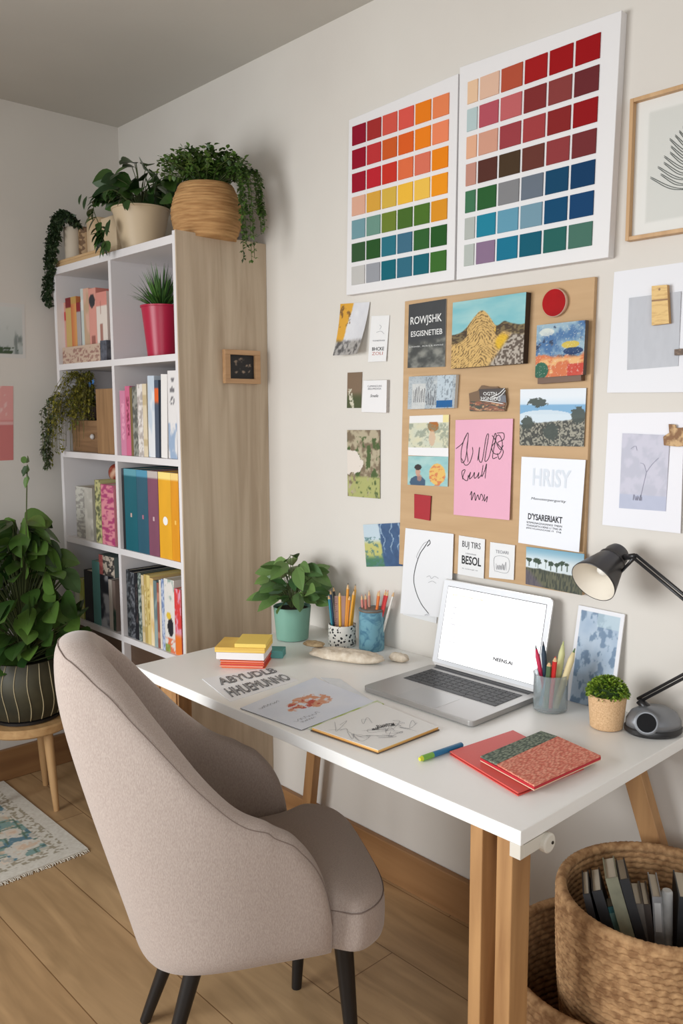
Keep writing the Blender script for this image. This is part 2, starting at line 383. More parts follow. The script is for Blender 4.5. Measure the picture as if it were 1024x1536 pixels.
def pot(name, c, rt, rb, h, m, label, cat='plant pot', wall=.004, lip=0, bulge=None, root=None, n=40, potname='pot'):
    """thing + pot part"""
    root = root or thing(name, c, label, cat)
    pr = [(rb*.9, 0.0004), (rb, .003)]
    for k in range(1, 9):
        t = k/8; r = rb+(rt-rb)*t
        if bulge: r += bulge*math.sin(math.pi*t)
        pr.append((r, .003+(h-.003)*t))
    if lip: pr[-1] = (rt, h-lip*2.2); pr += [(rt+lip, h-lip*2), (rt+lip, h)]
    r = pr[-1][0]
    pr += [(r-wall, h), (r-wall-.001, h-.012), (.001, h-.013)]
    MB().lathe(pr, c, n).build(potname, m, root, smooth=True, auto=40)
    MB().lathe([(r-wall-.002, h-.0125), (r-wall-.002, h-.009), (.001, h-.006)], c, 24).build('soil', mat('soil', (52, 40, 30), .95), root, smooth=True)
    return root
redp = mat('red_pot', (178, 24, 62), .35)
c = at(243, 529, 1, YF+.1); c = V(c[0]+.004, YF+.1, fl_z(0))
rp = pot('potted_grass', c, .068, .05, .175, redp, 'bright red pot of spiky green grass on the top right shelf', lip=.003)
b = MB(); r = random.Random(3)
for i in range(170):
    a = r.uniform(0, 2*math.pi); s_ = r.uniform(.1, 1.0); l = r.uniform(.09, .155)*(1.15-.35*s_)
    d = V(math.cos(a)*s_*.9, math.sin(a)*s_*.9, 1.1-.55*s_)
    b.leaf(c+V(math.cos(a)*.03*s_, math.sin(a)*.03*s_, .168), d, (0, 0, 1), l, .007, droop=.35*s_, seg=4)
b.build('grass_blades', leafmat('grass_leaf', (38, 74, 34), (84, 126, 52)), rp)
# row 1 right books
G1 = 'books in the right compartment of the second row'
B1 = [(181, 189, .225, (206, 130, 160), (230, 160, 185), 'thin', 'wide mauve pink book at the left of the second row', 'title', 0),
      (189, 196, .24, (206, 104, 138), (140, 50, 80), '', 'bright pink book with dark lettering in the second row', 'title', 0),
      (196, 199.5, .235, (120, 100, 60), (150, 130, 80), '', 'thin olive brown book in the second row', 'solid', 0),
      (199.5, 207, .238, (150, 150, 140), (90, 92, 86), '', 'grey speckled book in the second row', 'speck', 0),
      (207, 215, .245, (228, 222, 216), (180, 170, 164), '', 'white book with faint marks beside the grey speckled book', 'speck', 0),
      (215, 221, .245, (222, 206, 176), (200, 180, 140), '', 'cream book between white and pale blue books in the second row', 'band', 0),
      (222, 232, .27, (196, 208, 220), (226, 228, 230), '', 'tall pale blue and white book with yellow edge in the second row', 'grad', .02),
      (232, 238, .255, (70, 82, 100), (214, 96, 40), '', 'dark slate book with an orange top in the second row', 'solid', .02)]
for a, bb, h, c1, c2, _, lab, k, ln in B1:
    fn = (lambda u, v: mix((70, 82, 100), (222, 96, 36), ss(v, .68, .74)*(v < .9))) if 'orange top' in lab else None
    book(a, bb, 1, 640, h, c1, lab, c2, kind=k, lean=ln, group=G1, fn=fn)
book(240.5, 250, 1, 640, .272, (232, 228, 224), 'leaning plain white book in the second row', (200, 196, 192), kind='solid', lean=.045, group=G1)
book(252, 265, 1, 640, .282, (224, 222, 224), 'white book with grey symbols and blue foot at the right of the second row', None, group=G1, lean=.02,
     fn=lambda u, v: mix(mix((226, 222, 220), (150, 170, 196), ss(fbm(u*2, v*5, 4), .4, .6)*(v < .4)), (90, 88, 92), ((((u-.55)/.22)**2+((v-.9)/.02)**2 < 1) | (((u-.5)/.25)**2+((v-.78)/.035)**2 < 1) | (((u-.5)/.25)**2+((v-.66)/.05)**2 < 1)*(vn(u*9, v*80) > .4))*.8))
xa, xb = at(190, 560, 1, -.2)[0], at(262, 560, 1, -.2)[0]
tag(MB().box((XM+.05, -.13, fl_z(1)+.0003), (XP-.03, -.02, fl_z(1)+.297)).build('storage_box', mat('black_box', (42, 40, 44), .6), bevel=.004), 'black storage box standing behind the second row books', 'box')
# row 2 right binders
G2 = 'ring binders in the third row'
def binder(a, b_, c1, lab, top=(230, 225, 205), hole=None, mark=None, h=.288):
    g = book(a, b_, 2, 770, h, c1, lab, kind='solid', name='ring_binder', cat='binder', group=G2, depth=.25, yoff=.008,
             fn=lambda u, v: mix(mix(c1, np.array(c1)*.85, fbm(u*2, v*3, 5)*.5), top, (v > .925)*.85))
    y0 = YF+.008-.0008; x0 = at(a, 770, 1, y0)[0]; x1 = at(b_, 770, 1, y0)[0]; xc = (x0+x1)/2
    if hole:
        MB().lathe([(hole, 0), (hole, .0006), (.0001, .0007)], (xc, y0+.0004, fl_z(2)+.127), 24, axis=(0, -1, 0)).build('finger_hole', mat('label_white', (240, 238, 235), .6), g)
    elif mark:
        MB().box((xc-.005, y0, fl_z(2)+.12), (xc+.005, y0+.0006, fl_z(2)+.134)).build('emblem', mat('mk%d' % mark[0], mark, .6), g)
binder(184, 187.5, (34, 34, 40), 'slim black binder at the left of the third row', top=(60, 70, 80))
binder(187.5, 206, (18, 98, 112), 'teal ring binder with a small pale emblem in the third row', top=(110, 170, 185), mark=(196, 170, 160))
binder(206, 222.5, (44, 92, 112), 'steel blue ring binder beside the teal one', top=(90, 160, 190), mark=(170, 110, 130))
binder(222.5, 238, (132, 78, 100), 'mauve ring binder between steel blue and yellow binders', top=(205, 200, 190), mark=(200, 170, 175))
binder(238.5, 257, (236, 172, 34), 'yellow ring binder with a round white finger hole', top=(250, 232, 150), hole=.0145)
binder(257, 268.5, (228, 152, 22), 'narrow amber ring binder at the right of the third row', top=(245, 220, 150), mark=(240, 190, 90))
# row 3 right books
G3 = 'books in the right compartment of the fourth row'
B3 = [(191, 197, .245, (34, 36, 40), (90, 94, 98), 'black book with white specks at the left of the fourth row', 'speck'),
      (197, 203, .24, (40, 42, 48), (110, 112, 118), 'second black speckled book from the left of the fourth row', 'speck'),
      (203, 208, .24, (28, 28, 34), (70, 60, 60), 'third black book from the left of the fourth row', 'title'),
      (208, 213, .245, (70, 84, 78), (160, 170, 165), 'dark green and white mottled book in the fourth row', 'speck'),
      (213, 217, .24, (214, 196, 160), (190, 170, 120), 'narrow cream book right of the mottled green book', 'band'),
      (217, 221, .245, (190, 164, 96), (226, 210, 160), 'mustard book with cream lettering in the fourth row', 'title'),
      (221, 226, .245, (222, 200, 130), (170, 140, 70), 'pale yellow book with ochre lettering in the fourth row', 'title'),
      (226, 231, .238, (224, 190, 130), (240, 220, 180), 'peach cream book in the middle of the fourth row', 'grad'),
      (231, 236, .232, (104, 124, 128), (150, 170, 170), 'narrow grey teal book in the fourth row', 'grad'),
      (236, 239.5, .228, (150, 90, 76), (190, 130, 110), 'thin brick brown book in the fourth row', 'band'),
      (239.5, 242.5, .24, (226, 214, 196), (210, 200, 180), 'thin cream book right of the brick brown book', 'solid'),
      (242.5, 247, .245, (190, 200, 220), (120, 140, 180), 'pale blue book with darker marks in the fourth row', 'speck')]
for a, bb, h, c1, c2, lab, k in B3: book(a, bb, 3, 920, h, c1, lab, c2, kind=k, group=G3, depth=.19)
def f_ill(u, v):
    c = mix((226, 222, 216), (150, 170, 160), ss(fbm(u*4, v*8, 9), .5, .65)*(v > .72))
    c = mix(c, (34, 32, 40), ((((u-.55)/.3)**2+((v-.35)/.13)**2 < 1))*1.)
    c = mix(c, (226, 190, 60), ((((u-.4)/.25)**2+((v-.5)/.05)**2 < 1))*1.)
    c = mix(c, (222, 120, 80), ((v < .2)*(fbm(u*5, v*9, 2) > .45))*1.)
    return mix(c, (120, 150, 60), ((v < .1)*(u < .5))*.8)
book(247, 262, 3, 920, .25, (228, 222, 214), 'white book with a dark bird drawing in the fourth row', group=G3, fn=f_ill, depth=.19)
book(262, 271.5, 3, 920, .225, (226, 96, 84), 'coral pink book with an orange foot at the right of the fourth row', group=G3, depth=.19,
     fn=lambda u, v: mix(mix((222, 150, 170), (214, 60, 60), ss(fbm(u*3, v*8, 1), .4, .5)), (232, 120, 40), ss(.35-v, 0, .1)))
# row 3 left
G4 = 'books in the left compartment of the fourth row'
for a, bb, h, c1, c2, lab, k in [
      (112, 119, .15, (190, 196, 180), (210, 214, 190), 'short pale sage book at the left of the fourth row', 'grad'),
      (119, 125, .16, (190, 196, 96), (214, 214, 140), 'short yellow green book behind the leafy plant', 'grad'),
      (127, 139, .2, (24, 22, 28), (50, 46, 50), 'wide black book behind the leafy plant', 'solid'),
      (139.5, 150, .245, (92, 146, 140), (70, 110, 110), 'teal green book in the left of the fourth row', 'solid'),
      (150.5, 163, .2, (36, 40, 50), (160, 160, 164), 'dark photo-covered book in the left of the fourth row', 'grad'),
      (163, 168, .19, (176, 166, 156), (190, 184, 176), 'narrow taupe book in the left of the fourth row', 'solid'),
      (168.5, 173, .19, (120, 104, 96), (40, 60, 50), 'narrow brown and dark green book beside the divider in the fourth row', 'grad')]:
    book(a, bb, 3, 890, h, c1, lab, c2, kind=k, group=G4, depth=.19)
xa, xb = at(151, 860, 1, YF+.02)[0], at(174, 860, 1, YF+.02)[0]
z_ = fl_z(3)+.2005
tag(sheet('photo_book', Quad((xa, YF+.014, z_+.075), (xb, YF+.014, z_+.075), (xb, YF+.014, z_), (xa, YF+.014, z_), (0, -1, 0)),
      lambda u, v: mix(mix((190, 176, 160), (60, 56, 54), ss(fbm(u*7, v*6, 12), .45, .55)), (186, 84, 84), (u < .25)*.8), 30, 24, .12, edge=(96, 110, 108)), 'small photo album lying on top of the dark book in the fourth row', 'book')
# row 2 left
G5 = 'books in the left compartment of the third row'
for a, bb, h, c1, c2, lab, k, yo in [
      (114, 127, .2, (196, 194, 184), (150, 146, 140), 'pale grey marbled book at the left of the third row', 'speck', .02),
      (127, 139, .2, (180, 176, 166), (214, 210, 200), 'stone grey book beside the marbled one in the third row', 'grad', .02),
      (143, 151.5, .235, (190, 186, 130), (96, 100, 70), 'sage book with dark mottled top in the third row', 'speck', .01),
      (152, 171, .222, (218, 140, 150), (170, 60, 110), 'pink floral book beside the divider in the third row', 'speck', .01)]:
    book(a, bb, 2, 760, h, c1, lab, c2, kind=k, group=G5, yoff=yo, depth=.18)
c = at(166, 722, 1, YF+.07); zb = fl_z(2)+.2225
b = MB(); vs = []
for j in range(13):
    for i in range(20):
        th = math.pi*j/12; ph = 2*math.pi*i/20; r = .034
        vs.append((c[0]-.012+r*1.0*math.sin(th)*math.cos(ph), YF+.1+r*.8*math.sin(th)*math.sin(ph), zb+.034-.034*math.cos(th)))
b.add(vs, [(j*20+i, j*20+(i+1) % 20, (j+1)*20+(i+1) % 20, (j+1)*20+i) for j in range(12) for i in range(20)])
vv = np.array(vs); b.c = lin(mix((150, 60, 40), (214, 170, 140), ss(fbm(vv[:, 0]*60, vv[:, 2]*40, 3), .45, .6)))
tag(b.build('rust_ornament', PRINT, smooth=True), 'rounded rust red ornament resting on the pink floral book', 'ornament')
# row 1 left: crate + panel + trailing plant
xa, xb = at(122, 640, 1, YF+.05)[0], at(159, 640, 1, YF+.05)[0]
crate = wood('crate_wood', (150, 116, 82), (116, 86, 58), axis=0, s=2)
cr = thing('wooden_crate', ((xa+xb)/2, YF+.1, fl_z(1)), 'small wooden drawer box with a round knob on the second left shelf', 'box')
z0 = fl_z(1)
MB().box((xa-.04, YF+.03, z0+.0004), (xb, YF+.2, z0+.12)).build('body', crate, cr, bevel=.003)
kx = at(140, 656, 1, YF+.028)
MB().lathe([(.007, 0), (.01, .004), (.01, .009), (.004, .014)], (kx[0], YF+.03, z0+.06), 16, axis=(0, -1, 0)).build('knob', mat('knob_grey', (190, 186, 184), .4), cr, smooth=True)
xa2, xb2 = at(151, 640, 1, YF+.02)[0], at(163, 640, 1, YF+.02)[0]
tag(MB().box((xb+.002, YF+.012, z0+.0004), (XM-.011, YF+.2, z0+.235)).build('wooden_book_box', wood('kraft', (158, 122, 84), (130, 98, 64), axis=2, s=2), bevel=.002), 'upright brown wooden box beside the divider of the second row', 'box')
mossy = thing('trailing_plant', ((XS+.02+xb)/2-.02, YF+.07, z0+.1205), 'bushy yellow green plant spilling over the second left shelf', 'plant')
pc = V(xa-.005+.02, YF+.1, z0+.1205)
mossy.location = tuple(pc)
MB().lathe([(.03, 0.0004), (.042, .05), (.042, .055), (.03, .055), (.02, .045)], pc, 24).build('pot', mat('dark_pot', (70, 54, 46), .7), mossy, smooth=True)
b = MB(); bs = MB(); r = random.Random(11)
for i in range(90):
    a = r.uniform(0, 2*math.pi); p0 = pc+V(0, 0, .05)
    out = r.uniform(.03, .14); dx = math.cos(a)*out-.02; dy = -abs(math.sin(a))*out*1.0-.03
    drop = r.uniform(.0, .24) if dx < .03 else r.uniform(0, .12); top = r.uniform(.03, .15)
    pts = smooth([p0, p0+V(dx*.5, dy*.5, top), p0+V(dx, dy, top*.4-drop*.3), p0+V(dx*1.1, dy*1.1, -drop)], 6)
    pts[:, 2] = np.minimum(pts[:, 2], z0+.3); pts[:, 0] = np.maximum(pts[:, 0], XS-.045); pts[:, 2] = np.where(pts[:, 0] > XS-.002, np.maximum(pts[:, 2], z0+.004), pts[:, 2])
    bs.tube(pts, .0008, 3)
    for p in pts:
        for k in range(2):
            if p[1] > YF-.004 and (p[2] < z0+.13 or p[0] < XS+.03): continue
            d = V(r.gauss(0, 1), r.gauss(0, 1), r.gauss(0, .8)); b.leaf(p, d, (0, 0, 1), r.uniform(.012, .022), .009, seg=2)
b.build('foliage', leafmat('moss_leaf', (84, 92, 30), (150, 140, 54)), mossy); bs.build('stems', mat('stem_brown', (90, 84, 40), .8), mossy)
b = MB(); bs = MB()
for i in range(9):
    p0 = V(XS+.03, YF-.012, z0+.22-.01*i); x_ = XS-.01-.006*(i % 4); y_ = YF-.03-.012*(i % 3)
    pts = smooth([p0, V(x_, y_, z0+.2-.02*i), V(x_-.012, y_, z0+.1-.02*i), V(x_-.005+.004*i, y_-.01, z0+.02-.02*(i % 5)-.02*(i % 2))], 7)
    bs.tube(pts, .0008, 3)
    for p in pts:
        for k in range(3):
            d = V(r.gauss(0, .7), r.gauss(0, .7), r.gauss(-.3, .6)); b.leaf(p, d, (0, 0, 1), r.uniform(.012, .02), .011, seg=2)
o = b.build('trailing_leaves', leafmat('dull_leaf', (60, 74, 50), (96, 106, 72)), mossy); o['label'] = 'dull green leaves hanging outside the shelf'
bs.build('trailing_stems', MATS['stem_brown'], mossy)
b = MB()
for px, py in ((118, 572), (141, 572), (136, 576), (123, 577)):
    p = at(px, py, 1, YF+.06)
    for k in range(5): b.leaf(p, (math.cos(k*1.26), -.4, math.sin(k*1.26)), (0, -1, 0), .014, .008, seg=2)
b.build('blue_flower', mat('flower_blue', (50, 110, 170), .6), mossy)

# ------------------------------------------------------------------ things on top of the bookcase
ZTT = ZT+.0004
# basket pot with small-leaf plant
rope = noisy('woven_rope', (196, 152, 100), (160, 116, 70), scale=(1, 1, 9), nscale=14, rough=.85, bump=.5, bscale=50)
c = V(-2.405, -.2, ZT+.0104)
c = at(310, 352, 1, -.2); c = V(min(c[0]+.0, XP-.125), -.2, ZTT); c[0] = -2.35
bp_ = thing('basket_planter', c, 'round woven basket planter with a bushy small-leaved plant on the bookcase', 'plant')
def coil(r, z, q, j): return r+.0016*math.sin(z*2*math.pi/.009)+.0006*math.sin(q*90+z*400)
pr = [(.07, 0)]+[(.084+.029*math.sin(math.pi*min(1, (k/60)*.9+.08)), .001+.17*k/60) for k in range(61)]
pr += [(pr[-1][0]-.008, .171), (pr[-1][0]-.012, .155), (.002, .15)]
MB().lathe(pr, c, 90, fn=coil).build('basket', rope, bp_, smooth=True)
b = MB(); bs = MB(); r = random.Random(21)
def bush(b, bs, p0, n, rad, top, rr, leaf, side=(0, 0), droopers=0, wratio=.7, ystop=-.012, dropmax=.3, seg=3):
    for i in range(n):
        a = rr.uniform(0, 2*math.pi); s_ = rr.uniform(.2, 1)**.7; hh = top*(rr.uniform(.5, 1))*(1.1-.6*s_)
        e = p0+V(math.cos(a)*rad*s_+side[0], math.sin(a)*rad*s_+side[1], hh)
        if e[1] > ystop: e[1] = ystop
        pts = smooth([p0+V(math.cos(a)*.03*s_, math.sin(a)*.03*s_, -.01), (p0+e)/2+V(0, 0, hh*.25), e], 6)
        bs.tube(pts, .0011, 4)
        for k, p in enumerate(pts[3:]):
            for _ in range(2):
                d = V(rr.gauss(0, 1), rr.gauss(0, 1), rr.gauss(.3, .6)); q = p+nrm(d)*.004
                if q[1] > ystop: continue
                b.leaf(q, d, (0, 0, 1), leaf*rr.uniform(.7, 1.2), leaf*wratio, seg=seg)
bush(b, bs, c+V(0, 0, .165), 120, .165, .14, r, .02, ystop=-.02)
for i in range(14):
    a = 0; ex = .14+r.uniform(-.02, .03)
    p0 = c+V(.04, 0, .165); y_ = .03+.07*r.random()
    pts = smooth([p0, c+V(ex*.8, y_, .21), c+V(ex, y_, .12), c+V(ex+.01, y_, .08-r.uniform(0, .16))], 8)
    pts[:, 1] = np.minimum(pts[:, 1], -.02); bs.tube(pts, .0009, 4)
    for p in pts[4:]:
        for _ in range(3):
            d = V(r.gauss(0, 1), r.gauss(0, 1), r.gauss(-.2, .7)); b.leaf(p, d, (0, 0, 1), .016, .011, seg=2)
b.build('foliage', leafmat('small_leaf', (40, 66, 26), (88, 118, 48)), bp_); bs.build('stems', mat('stem_green', (70, 80, 40), .8), bp_)
# white box behind
p = at(262, 320, 1, -.05)
tag(MB().box((-2.62, -.06, ZTT), (-2.455, -.012, ZTT+.165)).build('white_box', mat('lilac_white', (200, 196, 202), .7), bevel=.002), 'plain white upright box against the wall behind the basket planter', 'box')
# tray
traym = wood('tray_wood', (206, 172, 128), (186, 150, 106), axis=0, s=2)
tr = MB().box((-3.17, -.335, ZTT), (-2.8, -.09, ZTT+.016)).box((-3.17, -.335, ZTT+.016), (-2.8, -.325, ZTT+.026)).box((-3.17, -.1, ZTT+.016), (-2.8, -.09, ZTT+.026))
tag(tr.build('wooden_tray', traym, bevel=.002), 'long pale wooden tray on top of the bookcase', 'tray')
ZTR = ZTT+.0165
creamp = mat('cream_pot', (206, 184, 152), .5)
# big cream pot with pothos
c = V(-2.69, -.24, ZTT)
cp = pot('pothos', c, .098, .066, .15, creamp, 'cream pot of broad-leaved pothos in the middle of the bookcase top', 'plant', lip=.003)
b = MB(); bs = MB(); r = random.Random(5)
for i in range(64):
    a = r.uniform(0, 2*math.pi); s_ = r.uniform(.15, 1); l = r.uniform(.05, .085)
    e = c+V(math.cos(a)*.12*s_, math.sin(a)*.1*s_, .15+r.uniform(.03, .15)*(1.15-.5*s_))
    e[1] = min(e[1], -.06)
    bs.tube(smooth([c+V(0, 0, .14), (c+V(0, 0, .14)+e)/2+V(0, 0, .03), e], 5), .0016, 4)
    d = V(math.cos(a)*.8-.1, math.sin(a)*.8-.35, r.uniform(-.5, .25))
    b.bleaf(e, d, r, l*1.15, l*.85, droop=.4, seg=6, fold=.15)
vine = [(190, 300), (170, 285), (150, 292), (140, 312), (150, 340), (152, 352), (158, 365)]
vp = smooth([at(x, y, 1, -.34-.008*i) for i, (x, y) in enumerate(vine)], 4); bs.tube(vp, .0016, 4)
for p in vp:
    for _ in range(2):
        l = r.uniform(.03, .055); d = V(r.gauss(0, .8), r.gauss(-.4, .5), r.gauss(-.6, .4)); b.leaf(p, d, (0, -.5, 1), l, l*.66, droop=.4, seg=5)
for (x, y, l) in ((130, 300, .05), (122, 297, .04), (165, 335, .06), (158, 372, .045), (157, 350, .05)):
    b.leaf(at(x, y-6, 1, -.36), (.1, -.3, -1), (0, -1, 0), l, l*.6, droop=.1, seg=5)
b.build('leaves', leafmat('pothos_leaf', (30, 58, 24), (66, 98, 40), .35), cp); bs.build('stems', mat('stem_green', (70, 80, 40), .8), cp)
# pots on the tray
c = V(-2.865, -.23, ZTR)
sq = MB(); 
for (z, s_) in ((0, .05), (.02, .045), (.125, .06)): pass
sq.add([(c[0]+sx*s_, c[1]+sy*s_*.8, c[2]+z) for z, s_ in ((.0004, .06), (.03, .047), (.135, .055)) for sx, sy in ((-1, -1), (1, -1), (1, 1), (-1, 1))],
       [(0, 3, 2, 1)]+[(j*4+k, j*4+(k+1) % 4, j*4+4+(k+1) % 4, j*4+4+k) for j in range(2) for k in range(4)]+[(8, 9, 10, 11)])
tag(sq.build('square_vase', mat('beige_vase', (212, 190, 158), .55), bevel=.004), 'square beige flared vase beside the cream pothos pot', 'vase')
c = V(-2.975, -.25, ZTR); tag(MB().lathe([(.043, .0004), (.045, .01), (.045, .142), (.042, .146), (.034, .14)], c, 30).build('wooden_canister', wood('pale_wood_v', (214, 190, 158), (196, 168, 132), axis=2, s=2), smooth=True, auto=40), 'smooth pale wooden canister in the middle of the tray', 'canister')
c = V(-3.05, -.265, ZTR); tag(MB().lathe([(.027, .0004), (.029, .01), (.029, .12), (.022, .125)], c, 26).build('patterned_jar', noisy('jar_pattern', (170, 140, 104), (112, 84, 58), nscale=50, rough=.7, lo=.48, hi=.52), smooth=True, auto=40), 'brown mottled jar between trailing plant and pale canister', 'jar')
c = V(-3.115, -.3, ZTR); c[1] = -.285
hp = pot('hanging_vine', c, .036, .032, .13, mat('offwhite_pot', (198, 184, 164), .6), 'dark trailing vine hanging down the left end of the bookcase', 'plant')
b = MB(); bs = MB(); r = random.Random(8)
for i in range(24):
    path = [(112, 335), (100, 322), (86, 330), (79, 360), (74, 395), (71, 430), (70, 455)]
    k_end = r.randint(4, 7); jit = [r.uniform(-8, 8) for _ in path]
    pts = smooth([at(x+jit[j]+r.uniform(-2, 3), y+jit[j]*.5, 1, -.33-.006*min(j, 4)+(0 if j else .03)) for j, (x, y) in enumerate(path[:k_end])], 7)
    pts[:, 0] = np.maximum(pts[:, 0], XL+.012); pts[:, 1] = np.where(pts[:, 2] < ZT+.03, np.minimum(pts[:, 1], YF-.008), pts[:, 1])
    bs.tube(pts, .0008, 3)
    for p in pts:
        for _ in range(2):
            d = V(r.gauss(0, 1), r.gauss(0, .7), r.gauss(0, .8)); b.leaf(p, d, (0, 0, 1), r.uniform(.013, .024), .014, seg=3)
o_ = np.array(b.v); o_[:, 0] = np.maximum(o_[:, 0], XL+.003); b.v = o_.tolist()
b.build('foliage', leafmat('vine_leaf', (26, 42, 24), (52, 70, 40)), hp); bs.build('stems', mat('stem_green', (70, 80, 40), .8), hp)

# framed photo on the oak side
def xq(pix, x): return Quad(*[at(a, b, 0, x) for a, b in pix], (1, 0, 0))
q = xq(((333, 524), (386, 525), (387, 575), (334, 575)), XP+.0005)
yc = (q.p[0][1]+q.p[1][1])/2; y0, y1 = q.p[0][1], q.p[1][1]; z1, z0 = q.p[0][2], q.p[3][2]
fr = thing('framed_photo', (XP+.008, yc, z0), 'small wooden frame with a dark photo on the oak side panel', 'picture frame')
b = MB(); X0 = XP+.0005; w_ = .021
b.box((X0, y0, z0), (X0+.016, y1, z0+w_*.75)).box((X0, y0, z1-w_*.75), (X0+.016, y1, z1)).box((X0, y0, z0+w_*.75), (X0+.016, y0+w_, z1-w_*.75)).box((X0, y1-w_, z0+w_*.75), (X0+.016, y1, z1-w_*.75))
b.build('frame', wood('frame_oak', (196, 156, 116), (172, 132, 92), axis=1, s=2), fr, bevel=.001)
sheet('photo', Quad((X0+.006, y0+w_, z1-w_*.75), (X0+.006, y1-w_, z1-w_*.75), (X0+.006, y1-w_, z0+w_*.75), (X0+.006, y0+w_, z0+w_*.75), (1, 0, 0)),
      lambda u, v: mix((24, 22, 24), (150, 130, 112), ss(fbm(u*7, v*7, 5), .52, .75)*(((u-.5)**2+(v-.5)**2) < .14)), 40, 40, .004, parent=fr)

# ------------------------------------------------------------------ left wall pictures
X0 = XL+.0008
lq = Quad((X0, -.68, 1.86), (X0, -.424, 1.86), (X0, -.43, 1.655), (X0, -.68, 1.655), (1, 0, 0))
def f_mist(u, v):
    c = mix((178, 186, 184), (214, 216, 212), v); t = ss(fbm(u*14, v*3, 8), .45, .6)*ss(.62-v, 0, .25)
    c = mix(c, (110, 120, 116), t*.8); c = mix(c, (64, 84, 60), (fbm(u*9, v*9, 3) > .5)*(v < .2)*1.)
    return mix(c, (214, 212, 208), ((u > .95) | (v > .93) | (v < .08))*1.)
tag(sheet('misty_print', lq, f_mist, 60, 50, .006), 'grey misty forest print high on the left wall', 'print')
lq = Quad((X0, -.7, 1.548), (X0, -.484, 1.548), (X0, -.498, 1.264), (X0, -.7, 1.264), (1, 0, 0))
tag(sheet('pink_print', lq, lambda u, v: mix(mix((206, 122, 120), (226, 160, 156), ss(v, .5, .56)), (235, 200, 196), ((np.abs(v-.5) < .03) | ((fbm(u*8, v*8, 4) > .6) & (v > .6)))*.7), 40, 50, .004), 'coral and pink two-tone print low on the left wall', 'print')

# ------------------------------------------------------------------ palette boards
def palette(pix, area_pix, cols, rows, label, colw):
    q = wq(pix, -.0255); fr = thing('palette_board', q(.5, 0.)+V(0, .0125, 0), label, 'colour chart', 'colour swatch boards above the desk')
    bw = mat('board_white', (228, 226, 226), .6)
    MB().prism([q.p[3], q.p[2], q.p[1], q.p[0]], V(0, .025, 0)).build('backing', bw, fr, bevel=.0015)
    a = wq(area_pix, -.0255); ed = np.concatenate([[0], np.cumsum(colw)])/sum(colw); n = len(rows)
    for j, row in enumerate(rows):
        for i, cc in enumerate(row):
            u0, u1 = ed[i]+.008, ed[i+1]-.012; v1, v0 = 1-(j+.03)/(n-.12), 1-(j+.83)/(n-.12)
            P_ = [a(u0, v0, .003), a(u1, v0, .003), a(u1, v1, .003), a(u0, v1, .003)]
            MB().prism(P_, V(0, .003, 0)).build('colour_swatch', mat('sw_%d_%d_%d' % cc, cc, .75, Specular_IOR_Level=.2), fr)
        # paper ledge under each row
    return fr
Lr = [[(140,14,40),(160,44,42),(206,84,70),(214,84,72),(228,122,22),(226,128,82)],
      [(146,12,38),(186,50,52),(200,88,36),(216,92,32),(232,126,24),(232,132,92)],
      [(152,16,40),(186,34,46),(196,50,36),(220,108,66),(214,112,88),(230,130,18)],
      [(216,166,142),(212,160,62),(208,172,70),(234,182,60),(234,188,78),(234,146,26)],
      [(112,150,158),(106,144,130),(106,124,46),(70,104,40),(74,110,38),(216,144,36)],
      [(52,84,52),(40,82,38),(40,110,126),(62,106,128),(48,94,46),(36,84,34)],
      [(190,188,184),(150,152,158),(18,98,112),(48,104,124),(22,96,110),(58,104,42)]]
Rr = [[(226,190,156),(218,180,156),(176,78,54),(158,20,22),(152,10,16),(150,6,14)],
      [(178,196,196),(176,80,92),(188,96,98),(124,42,42),(132,58,56),(102,38,42)],
      [(222,170,138),(206,152,130),(152,60,66),(158,60,62),(132,34,34),(142,12,18)],
      [(190,138,122),(84,46,38),(70,52,34),(100,52,44),(140,56,58),(112,44,46)],
      [(64,114,82),(40,90,46),(128,128,130),(102,112,124),(12,66,98),(10,56,94)],
      [(176,180,174),(30,126,150),(96,150,172),(114,148,164),(10,70,106),(14,62,104)],
      [(178,184,178),(134,110,136),(22,112,140),(14,88,108),(36,94,88),(70,110,96)]]
palette(((523, 180), (687, 110), (681, 420), (519, 443)), ((528, 190), (676, 137), (671, 407), (527, 430)), 6, Lr, 'left white board with rows of red, orange, yellow, green and teal swatches', [1]*6)
palette(((689, 101), (932, 15), (912, 386), (684, 420)), ((701, 123), (904, 46), (890, 370), (695, 402)), 6, Rr, 'right larger white board with rows of red, maroon, navy and teal swatches', [.6, 1, 1.05, 1.05, 1.05, 1.05])

# ------------------------------------------------------------------ pin board and wall sheets
q = wq(((607, 452), (892, 415), (873, 893), (598, 846)), -.012)
ply = wood('pin_board_wood', (200, 166, 126), (186, 152, 112), axis=0, s=1.2, rough=.7)
tag(MB().prism([q.p[3], q.p[2], q.p[1], q.p[0]], V(0, .012, 0)).build('pin_board', ply, bevel=.001), 'large tan wooden pin board on the wall behind the laptop', 'pin board')
YB = -.0135
def f_black(u, v):
    c = mix((50, 52, 54), (58, 60, 62), fbm(u*5, v*5)); h = .4-.25*u+.06*fbm(u*6, v*0)
    t = ss(fbm(u*5, v*9, 5), .3, .75); return mix(c, mix((60, 62, 60), (134, 134, 126), t), ss(.42+.06*u-v, 0, .08))
q = wq(((613, 457), (669, 448), (667, 550), (611, 552)), YB-.002)
g = tag(sheet('event_poster', q, f_black, 50, 80, .002, edge=(200, 200, 196)), 'black poster with white ROWJSHK title at the top left of the pin board', 'poster')
wt = mat('white_ink', (226, 226, 224), .7)
text(g, 'ROWJSHK', q, .48, .72, .84, .155, wt, bold=.01); text(g, 'ESGISNETIEB', q, .5, .53, .84, .085, wt, bold=.01); text(g, 'L HOWER... IN IN IL IL ANNULE', q, .5, .33, .9, .022, wt)
